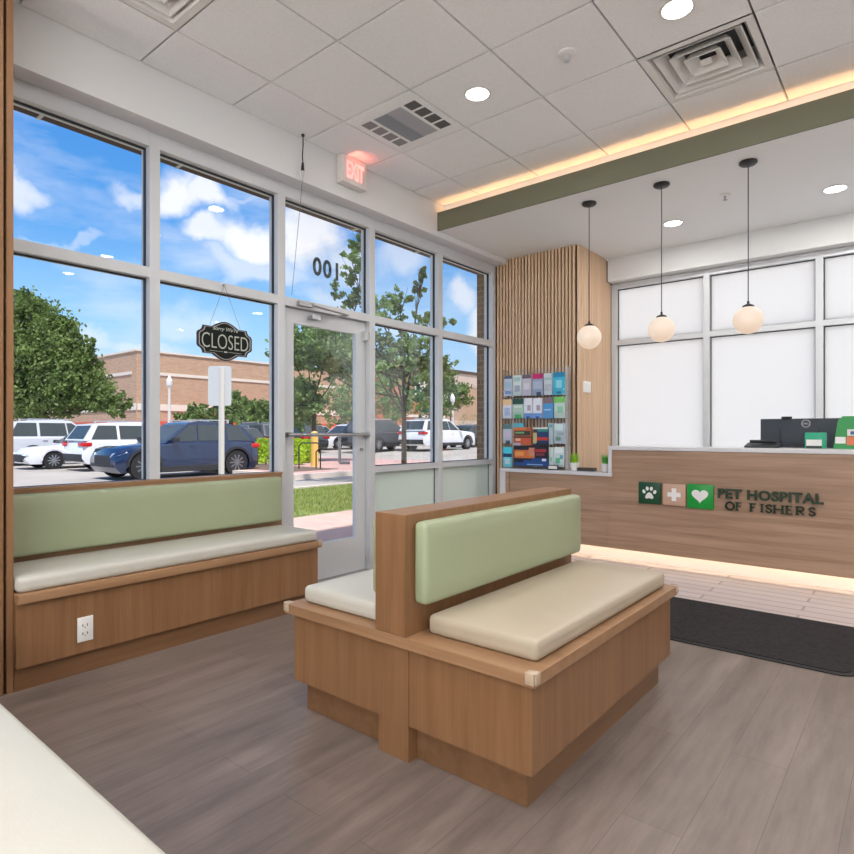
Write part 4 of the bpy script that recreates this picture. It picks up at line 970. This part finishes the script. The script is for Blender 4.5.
tree('leafy_tree', at_depth(38, d), 3.0, .16, B, 42000, .20, LEAF1, 'dense green tree at the left edge behind the white cars', 11, upright=.6)
B = []
d = 15
for dpx, yy, rx, rz, w in ((-66, 322, .4, .3, .5), (-52, 262, .38, .42, .55), (-58, 295, .4, .4, .6), (-44, 240, .3, .3, .22), (-18, 312, .5, .28, 1.0), (-4, 296, .3, .3, .45), (14, 288, .2, .25, .25), (18, 274, .12, .18, .12), (22, 322, .4, .25, .45), (0, 345, .6, .3, .8), (-40, 345, .6, .35, 1.0), (-80, 340, .5, .4, .8), (-96, 360, .3, .25, .4), (42, 322, .22, .12, .12), (18, 385, .4, .6, .6), (12, 345, .5, .3, .5), (-14, 362, .7, .3, 1.1), (8, 366, .5, .3, .7)):
    ox, oy = off(dpx, d); B.append((ox, oy, (432.45 - yy) * d / 598.33 + CAMZ - GZ, rx, rz, w))
tree('pear_tree', at_depth(404, d), 2.9, .075, B, 7500, .115, LEAF2, 'slender loose crowned tree in the fourth window bay', 5, upright=.3)
B = []
d = 24
for dpx, yy, rx, rz, w in ((-8, 345, 1.2, .8, 2), (12, 350, 1.3, .8, 2), (28, 362, 1, .7, 1.3), (-24, 352, .8, .6, 1), (-14, 405, .9, .9, 1.2)):
    ox, oy = off(dpx, d); B.append((ox, oy, (432.45 - yy) * d / 598.33 + CAMZ - GZ, rx, rz, w))
tree('pear_tree', at_depth(314, d), 3.4, .11, B, 7500, .2, LEAF2, 'dark trunked tree seen through the door glass', 8, upright=.3)
for (px, dd, hz, rr, hh, lab, sd) in ((232, 43, 2.5, 1.5, 1.3, 'rounded small tree right of the sign post behind the cars', 21), (194, 44, 1.9, 1.2, 1.0, 'low rounded tree left of the sign post behind the cars', 22), (260, 40, 1.9, 1.4, 1.3, 'low tree behind the blue car tail', 23), (388, 52, 4.2, 2.4, 3.6, 'soft green tree behind the dark parked cars', 24), (345, 60, 3.6, 2.4, 3.2, 'soft green tree seen at the right side of the door', 25), (432, 44, 4.2, 1.7, 3.4, 'tall green tree in front of the orange gable', 26), (298, 52, 3.4, 2.0, 3.2, 'green tree seen at the left side of the door', 27), (451, 60, 4.6, 2.0, 1.6, 'small tree by the far store block', 28)):
    p = at_depth(px, dd); q = [(rr * .4 * math.cos(k * 2.1), rr * .4 * math.sin(k * 2.1), hz + (.3 * (k % 2)), rr * .75, hh * .75, 1) for k in range(4)]
    tree('round_tree', p, hz, .1, q, 3600, .26, LEAF4 if sd in (24, 25) else LEAF1, lab, sd)
def bush(px, dd, w, h, label, sd, m=LEAF3, z=None):
    p = at_depth(px, dd, .01 if z is None else z); rnd = random.Random(sd); t = thing('shrub', label, 'shrub', p); bm = BM()
    for k in range(5):
        a = k * 1.3; cyl(bm, p, (p[0] + .3 * w * math.cos(a), p[1] + .3 * w * math.sin(a), p[2] + h * .6), .012, n=5)
    obj('stems', bm, BARK, t); bm = BM()
    for k in range(1500):
        a = rnd.uniform(0, 2 * PI); e_ = rnd.uniform(0, 1); r_ = rnd.uniform(.5, 1) ** .5 * math.sqrt(max(0, 1 - (e_ * .8) ** 2)); pp = Vector((p[0] + w * .5 * r_ * math.cos(a), p[1] + w * .5 * r_ * math.sin(a), p[2] + .05 + h * e_ * .95))
        u = Vector((rnd.gauss(0, 1), rnd.gauss(0, 1), rnd.gauss(0, 1))).normalized(); v = u.orthogonal().normalized(); l = .10
        bm.faces.new([bm.verts.new(pp + u * l * .5), bm.verts.new(pp + v * l * .3), bm.verts.new(pp - u * l * .5), bm.verts.new(pp - v * l * .3)])
    obj('leaves', bm, m, t, recalc=False)
bush(266, 22, .95, .95, 'yellow green shrub between the blue car and the door frame', 31)
bush(293, 22, .9, .95, 'yellow green shrub seen low at the left side of the door', 32)
bush(308, 23.5, .8, .9, 'yellow green shrub just left of the yellow bollard', 33)
bush(472, 70, 4, 3.4, 'dark rounded shrub beside the brick pier at the far store', 34, LEAF1)

# ---- street furniture
sp = at_depth(221.5, 10.5, -.03)
t = thing('sign_post', 'pale street sign on a post, seen from its back, outside the window', 'street sign', sp)
b = BM(); bx(b, sp[0] - .035, sp[0] + .035, sp[1] - .035, sp[1] + .035, -.03, 2.33); obj('post', b, mat('post_white', srgb(222, 214, 208), .5), t)
nx = Vector((_c, _s, 0)); hw_ = .205
b = BM(); c0 = Vector((sp[0] - .06, sp[1], 0)); P = []
for (u, z) in rrect(-hw_, hw_, 1.66, 2.36, .05, 0) and [(p[0], p[1]) for p in rrect(-hw_, hw_, 1.66, 2.36, .05, 0)]: P.append(c0 + nx * u + Vector((0, 0, z)))
prism(b, P, Vector((-_s, _c, 0)) * .01); obj('sign_plate', b, mat('plate_grey', srgb(204, 204, 206), .5), t)
for px, dd, lab in ((169.3, 42, 'white lantern lamp post in front of the tan store wall'), (452.5, 52, 'thin lamp post near the far store block')):
    p = at_depth(px, dd); zt_ = CAMZ + (432.45 - 388) * dd / 598.33 if px < 200 else CAMZ + (432.45 - 403) * dd / 598.33
    t = thing('lamp_post', lab, 'lamp post', p); b = BM(); cyl(b, p, (p[0], p[1], zt_), .13, .09, n=8); obj('pole', b, mat('post_white', srgb(222, 214, 208), .5), t)
    b = BM(); lathe(b, [(.10, 0), (.19, .2), (.21, .5), (.10, .75), (.03, .9)], (p[0], p[1], zt_), n=10); obj('lantern', b, SIGNW, t)
p = at_depth(314.5, 21, 0)
t = thing('bollard', 'yellow bollard standing on the paved island', 'bollard', p)
b = BM(); lathe(b, [(.13, .0), (.13, 1.16), (.09, 1.22), (.0, 1.24)], p, n=16); obj('sleeve', b, mat('bollard_yellow', srgb(236, 190, 96), .6), t)
p = at_depth(322, 19.5, 0)
t = thing('bike_rack', 'black tubular bike rack on the paved island', 'bike rack', p)
for k in range(2):
    b = BM(); q0 = Vector(p) + nx * (-.75 + .05 * k); q1 = q0 + nx * (.7 + .6 * k)
    hh = .85 - .2 * k; prev_ = None
    pts = [q0 + Vector((0, 0, .0)), q0 + Vector((0, 0, hh - .1)), q0 + nx * .1 + Vector((0, 0, hh)), q1 - nx * .1 + Vector((0, 0, hh)), q1 + Vector((0, 0, hh - .1)), q1]
    sh = Vector((.3 * k, .4 * k, 0))
    for a_, c_ in zip(pts, pts[1:]): cyl(b, a_ + sh, c_ + sh, .022, n=8)
    obj('hoop', b, BLACK, t)

# ---- cars
TYRE = mat('tyre', srgb(38, 38, 40), .8); CGL = mat('car_glass', srgb(92, 102, 106), .12, coat=.5); TRIM = mat('car_trim', srgb(44, 44, 48), .6); RIM = mat('rim_silver', srgb(176, 178, 182), .3, metal=.6); RIMD = mat('rim_dark', srgb(120, 120, 126), .35, metal=.3)
HEADL = mat('head_lamp', srgb(214, 220, 226), .15); TAILL = mat('tail_lamp', srgb(206, 34, 36), .25); CHR = mat('car_chrome', srgb(206, 208, 212), .2, metal=.8)
def car(name, label, paint, loc, heading, style='suv', L=4.8, W=1.9, H=1.68, rim=None, belt_f=.62, cladding=True, group='parked cars outside', wbase=None, rwheel=None):
    t = thing(name, label, 'car', (0, 0, 0), 0, group, world_children=False)
    wb_ = wbase or L * .59; xf = wb_ / 2 + .05; xr_ = -wb_ / 2 + .05; rw = rwheel or (.36 if style == 'suv' else .32); ra = rw + .06; zb0 = .26 if style == 'suv' else .2
    zbelt = H * belt_f; hood = zbelt - (.02 if style == 'suv' else .06); w = W / 2
    hl = L / 2
    def top(x):
        pts = [(-hl, zbelt - .22), (-hl + .05, zbelt - .03), (-hl + .2, zbelt + .0), (hl * .25, zbelt), (hl * .42, hood + .02), (hl - .45, hood - .05), (hl - .12, hood - .12), (hl, hood - .34)]
        for (a, za), (c, zc_) in zip(pts, pts[1:]):
            if x <= c + 1e-6: return za + (zc_ - za) * (x - a) / (c - a)
        return pts[-1][1]
    def wid(x):
        f = 1.0
        if x > hl - .5: f = 1 - .16 * ((x - hl + .5) / .5) ** 2
        if x < -hl + .4: f = 1 - .10 * ((-hl + .4 - x) / .4) ** 2
        return w * f
    def arch(x):
        a = zb0
        for xc in (xf, xr_):
            if abs(x - xc) < ra: a = max(a, rw + math.sqrt(ra * ra - (x - xc) ** 2) * .98)
        return a
    stn = sorted(set([round(-hl + L * i / 30, 4) for i in range(31)] + [round(xc + ra * k, 4) for xc in (xf, xr_) for k in (-1.0, -.995, -.9, -.7, -.4, 0, .4, .7, .9, .995, 1.0)]))
    bm = BM(); rows_ = []
    for x in stn:
        a = arch(x); tz = top(x); ww = wid(x); nose = .18 if (x > hl - .1 or x < -hl + .1) else 0
        zl = zb0 + nose; a = max(a, zl); zm = max(a + .02, zl + (tz - zl) * .55)
        half = [(0, zl), (ww * .74, zl), (ww * .745, a - .001 if a > zl else zl + .001), (ww * .97, a), (ww, max(a + .01, zl + .12)), (ww * 1.0, zm), (ww * .965, tz - .05), (ww * .90, tz), (0, tz + .025)]
        zs = half
        ring = [bm.verts.new((x, p_[0], p_[1])) for p_ in zs] + [bm.verts.new((x, -p_[0], p_[1])) for p_ in zs[-2:0:-1]]
        rows_.append(ring)
    n_ = len(rows_[0])
    for r0, r1 in zip(rows_, rows_[1:]):
        for i in range(n_): bm.faces.new((r0[i], r0[(i + 1) % n_], r1[(i + 1) % n_], r1[i]))
    bm.faces.new(rows_[0]); bm.faces.new(list(reversed(rows_[-1])))
    # cabin
    if style == 'suv': prof = [(hl * .38, zbelt - .02), (hl * .02, H - .05), (-hl * .12, H), (-hl * .6, H - .03), (-hl * .82, H - .09), (-hl + .06, zbelt)]
    elif style == 'coupe_suv': prof = [(hl * .40, zbelt - .02), (hl * .04, H - .06), (-hl * .12, H), (-hl * .5, H - .05), (-hl * .78, H - .16), (-hl + .08, zbelt)]
    else: prof = [(hl * .40, zbelt - .02), (hl * .08, H - .06), (-hl * .1, H), (-hl * .38, H - .06), (-hl * .5, H - .14), (-hl * .80, zbelt)]
    wt = w * .70; wbt = w * .91
    def yb(z): return wbt + (wt - wbt) * max(0, (z - zbelt)) / (H - zbelt)
    Lp, Rp, Lb, Rb = [], [], [], []
    for (x, z) in prof:
        yy = yb(z); Lp.append(bm.verts.new((x, yy, z))); Rp.append(bm.verts.new((x, -yy, z)))
    f0 = bm.faces.new(Lp); f1 = bm.faces.new(list(reversed(Rp)))
    for i in range(len(prof) - 1): bm.faces.new((Lp[i], Rp[i], Rp[i + 1], Lp[i + 1]))
    obj('body', bm, paint, t, smooth=True)
    # glazing
    def sidept(x, z, s_, o_=.012): return (x, s_ * (yb(z) + o_), z)
    zt_ = H - .13; zb_ = zbelt + .04
    def xr_at(z, front):
        if front: (xa, za), (xb, zb__) = prof[0], prof[1]
        else: (xa, za), (xb, zb__) = prof[-1], prof[-2]
        return xa + (xb - xa) * (z - za) / (zb__ - za)
    fb, ft = xr_at(zb_, True) - .12, xr_at(zt_, True) - .10
    rb, rt = xr_at(zb_, False) + .2, xr_at(zt_, False) + .16
    for s_ in (-1, 1):
        segs = [(fb, ft, hl * -.04, hl * -.06), (hl * -.06, hl * -.08, hl * -.46, hl * -.46), (hl * -.50, hl * -.50, rb, rt)] if style != 'sedan' else [(fb, ft, hl * -.03, hl * -.03), (hl * -.06, hl * -.06, rb + .05, rt - .0)]
        for (xb0, xt0, xb1, xt1) in segs:
            if xb0 <= xb1: continue
            b_ = BM(); quad(b_, [sidept(xb0, zb_, s_), sidept(xb1, zb_, s_), sidept(xt1, zt_, s_), sidept(xt0, zt_, s_)]); prismf = b_
            bmesh.ops.solidify(b_, geom=b_.faces[:], thickness=.008); obj('side_window', b_, CGL, t)
    b_ = BM(); z0_, z1_ = zbelt + .03, prof[1][1] - .04; x0_, x1_ = xr_at(z0_, True), xr_at(z1_, True)
    quad(b_, [(x0_ + .015, -yb(z0_) + .08, z0_), (x0_ + .015, yb(z0_) - .08, z0_), (x1_ + .015, yb(z1_) - .06, z1_), (x1_ + .015, -yb(z1_) + .06, z1_)]); bmesh.ops.solidify(b_, geom=b_.faces[:], thickness=.01); obj('windshield', b_, CGL, t)
    b_ = BM(); z0_, z1_ = zbelt + .06, prof[-2][1] - .04; x0_, x1_ = xr_at(z0_, False), xr_at(z1_, False)
    quad(b_, [(x0_ - .015, -yb(z0_) + .12, z0_), (x0_ - .015, yb(z0_) - .12, z0_), (x1_ - .015, yb(z1_) - .08, z1_), (x1_ - .015, -yb(z1_) + .08, z1_)]); bmesh.ops.solidify(b_, geom=b_.faces[:], thickness=.01); obj('rear_window', b_, CGL, t)
    # wheels
    for xc in (xf, xr_):
        for s_ in (-1, 1):
            b_ = BM(); y1_ = s_ * (w - .02); y0_ = s_ * (w - .24)
            cyl(b_, (xc, y0_, rw), (xc, y1_, rw), rw, n=28); o_ = obj('tyre', b_, TYRE, t, smooth=True)
            b_ = BM(); cyl(b_, (xc, y1_ - s_ * .005, rw), (xc, y1_ + s_ * .004, rw), rw * .64, n=24, mi=1)
            for k in range(10):
                a = 2 * PI * k / 10; ca, sa = math.cos(a), math.sin(a); r1_ = rw * .64; wd = .018
                prism(b_, [(xc + ca * .04 - sa * wd, y1_ + s_ * .004, rw + sa * .04 + ca * wd), (xc + ca * .04 + sa * wd, y1_ + s_ * .004, rw + sa * .04 - ca * wd), (xc + ca * r1_ + sa * wd, y1_ + s_ * .004, rw + sa * r1_ - ca * wd), (xc + ca * r1_ - sa * wd, y1_ + s_ * .004, rw + sa * r1_ + ca * wd)], (0, s_ * .014, 0))
            cyl(b_, (xc, y1_ + s_ * .004, rw), (xc, y1_ + s_ * .02, rw), .05, n=12)
            r_o = obj('rim', b_, [rim or RIM, TRIM], o_)
    # front and rear details
    fz = top(hl)
    b_ = BM(); bx(b_, hl - .045, hl + .012, -w * .5, w * .5, fz - .22, fz + .05)
    for k in range(4): bx(b_, hl + .012, hl + .02, -w * .48, w * .48, fz - .20 + .06 * k, fz - .185 + .06 * k)
    obj('grille', b_, TRIM, t)
    b_ = BM(); bx(b_, hl - .10, hl + .014, -w * .78, w * .78, zb0 + .17, zb0 + .26, bevel=.02); obj('front_bumper', b_, TRIM, t, smooth=True)
    for s_ in (-1, 1):
        b_ = BM(); prism(b_, [(hl - .02, s_ * w * .52, fz + .0), (hl - .07, s_ * w * .86, fz + .05), (hl - .28, s_ * w * .955, fz + .13), (hl - .30, s_ * w * .90, fz + .20), (hl - .06, s_ * w * .6, fz + .11)], (.03, 0, 0)); obj('headlight', b_, HEADL, t)
        b_ = BM(); bx(b_, -hl - .012, -hl + .30, s_ * (w * .93) - .04, s_ * (w * .93) + .04, zbelt - .2, zbelt - .06, bevel=.02); bx(b_, -hl - .022, -hl + .02, min(s_ * w * .55, s_ * w * .9), max(s_ * w * .55, s_ * w * .9), zbelt - .18, zbelt - .08, bevel=.01); obj('taillight', b_, TAILL, t, smooth=True)
        b_ = BM(); bx(b_, hl * .26, hl * .34, min(s_ * w * .96, s_ * (w + .2)), max(s_ * w * .96, s_ * (w + .2)), zbelt + .02, zbelt + .15, bevel=.03); obj('side_mirror', b_, TRIM, t, smooth=True)
        b_ = BM()
        for xx in (hl * .02, -hl * .40): bx(b_, xx - .09, xx + .09, s_ * w * .985 - .02, s_ * w * .985 + .025, zbelt - .14, zbelt - .11)
        obj('door_handle', b_, paint, t)
        b_ = BM()
        for xc in (xf, xr_):
            for k in range(12):
                a0, a1 = PI * k / 12, PI * (k + 1) / 12; ra2 = ra + .06
                P4 = [(xc + q * math.cos(a), s_ * (w + .002), rw + q * math.sin(a) * .98) for q, a in ((ra - .01, a0), (ra2, a0), (ra2, a1), (ra - .01, a1))]
                prism(b_, P4, (0, s_ * .012, 0))
        obj('arch_trim', b_, TRIM if cladding else paint, t)
        if cladding:
            b_ = BM(); x0_, x1_ = xr_ + ra, xf - ra; bx(b_, x0_, x1_, min(s_ * w * .9, s_ * (w + .012)), max(s_ * w * .9, s_ * (w + .012)), zb0 - .01, zb0 + .16, bevel=.01); obj('sill_cladding', b_, TRIM, t)
    b_ = BM(); bx(b_, -hl - .02, -hl + .15, -w * .88, w * .88, zb0 + .08, zb0 + .34, bevel=.03); obj('rear_bumper', b_, TRIM if cladding else paint, t, smooth=True)
    if style != 'sedan':
        b_ = BM()
        for s_ in (-1, 1): cyl(b_, (-hl * .6, s_ * wt * .86, H + .03), (hl * .0, s_ * wt * .86, H + .02), .018, n=6)
        for s_ in (-1, 1):
            for xx in (-hl * .58, -hl * .02): bx(b_, xx - .03, xx + .03, s_ * wt * .86 - .015, s_ * wt * .86 + .015, H - .06, H + .03)
        obj('roof_rail', b_, CHR if cladding else TRIM, t)
    t.location = loc; t.rotation_euler = (0, 0, heading)
    return t
BLUE = mat('paint_blue', srgb(24, 46, 82), .25, metal=.3, coat=1); CWHT = mat('paint_white', srgb(232, 232, 236), .3, coat=.8); CSIL = mat('paint_silver', srgb(170, 172, 178), .3, metal=.4, coat=.8); CDRK = mat('paint_dark', srgb(56, 58, 64), .3, coat=.8); CGRY = mat('paint_grey', srgb(112, 112, 118), .3, metal=.3, coat=.8)
H_ = -PI / 2  # facing -Y
car('blue_car', 'dark blue sport utility car, front left, nearest of the parked cars', BLUE, (-17.6, 9.36, GZ), H_, 'coupe_suv', 4.5, 1.95, 1.68, rim=RIMD, wbase=2.9, rwheel=.39)
car('white_car', 'white sport utility car with red tail lamp, behind the blue car', CWHT, (-22.45, 10.4, GZ), PI / 2, 'suv', 4.6, 1.86, 1.7)
car('white_car', 'low white sedan with its nose to the left between two taller white cars', CWHT, (-25.0, 9.5, GZ), H_, 'sedan', 4.55, 1.78, 1.44, cladding=False)
car('white_car', 'pale silver-white sport utility car at the left edge', mat('paint_pale', srgb(206, 208, 214), .3, coat=.8), (-28.4, 9.9, GZ), PI / 2, 'suv', 5.0, 1.95, 1.85)
gzr = gz(-20, 27)
car('white_car', 'white sport utility car in the last two bays by the brick pier', CWHT, (-20.9, 26.4, gzr), PI / 2, 'suv', 4.8, 1.95, 1.72)
def carat(px, dd, head, paint, style, label, dims=(4.7, 1.85, 1.6)):
    p = at_depth(px, dd); return car('parked_car', label, paint, p, head, style, *dims)
carat(252, 31, PI, CGRY, 'suv', 'grey car with red tail lamp behind the tail of the blue car', (4.7, 1.9, 1.75))
carat(222, 29, PI, CDRK, 'suv', 'dark car mostly hidden behind the blue car roof')
carat(290, 34, PI, CDRK, 'suv', 'dark car with red tail lamps seen at the left side of the door')
carat(318, 44, PI / 2, CSIL, 'sedan', 'silver sedan seen through the middle of the door', (4.6, 1.8, 1.5))
carat(346, 37, H_, CWHT, 'sedan', 'white sedan seen through the right part of the door', (4.6, 1.8, 1.5))
carat(384, 33.5, PI / 2, CDRK, 'suv', 'dark grey car in the fourth bay left of the white car', (4.8, 1.9, 1.7))
carat(398, 46, PI / 2, CWHT, 'sedan', 'distant white sedan above the dark car roof', (4.6, 1.8, 1.5))
carat(474, 40, PI / 2, CDRK, 'sedan', 'dark sedan partly behind the brick pier', (4.6, 1.8, 1.5))
carat(468, 50, H_, CWHT, 'sedan', 'distant white sedan above the white car hood', (4.6, 1.8, 1.5))
carat(120, 36, H_, CWHT, 'suv', 'white car in the far row above the white car roof')
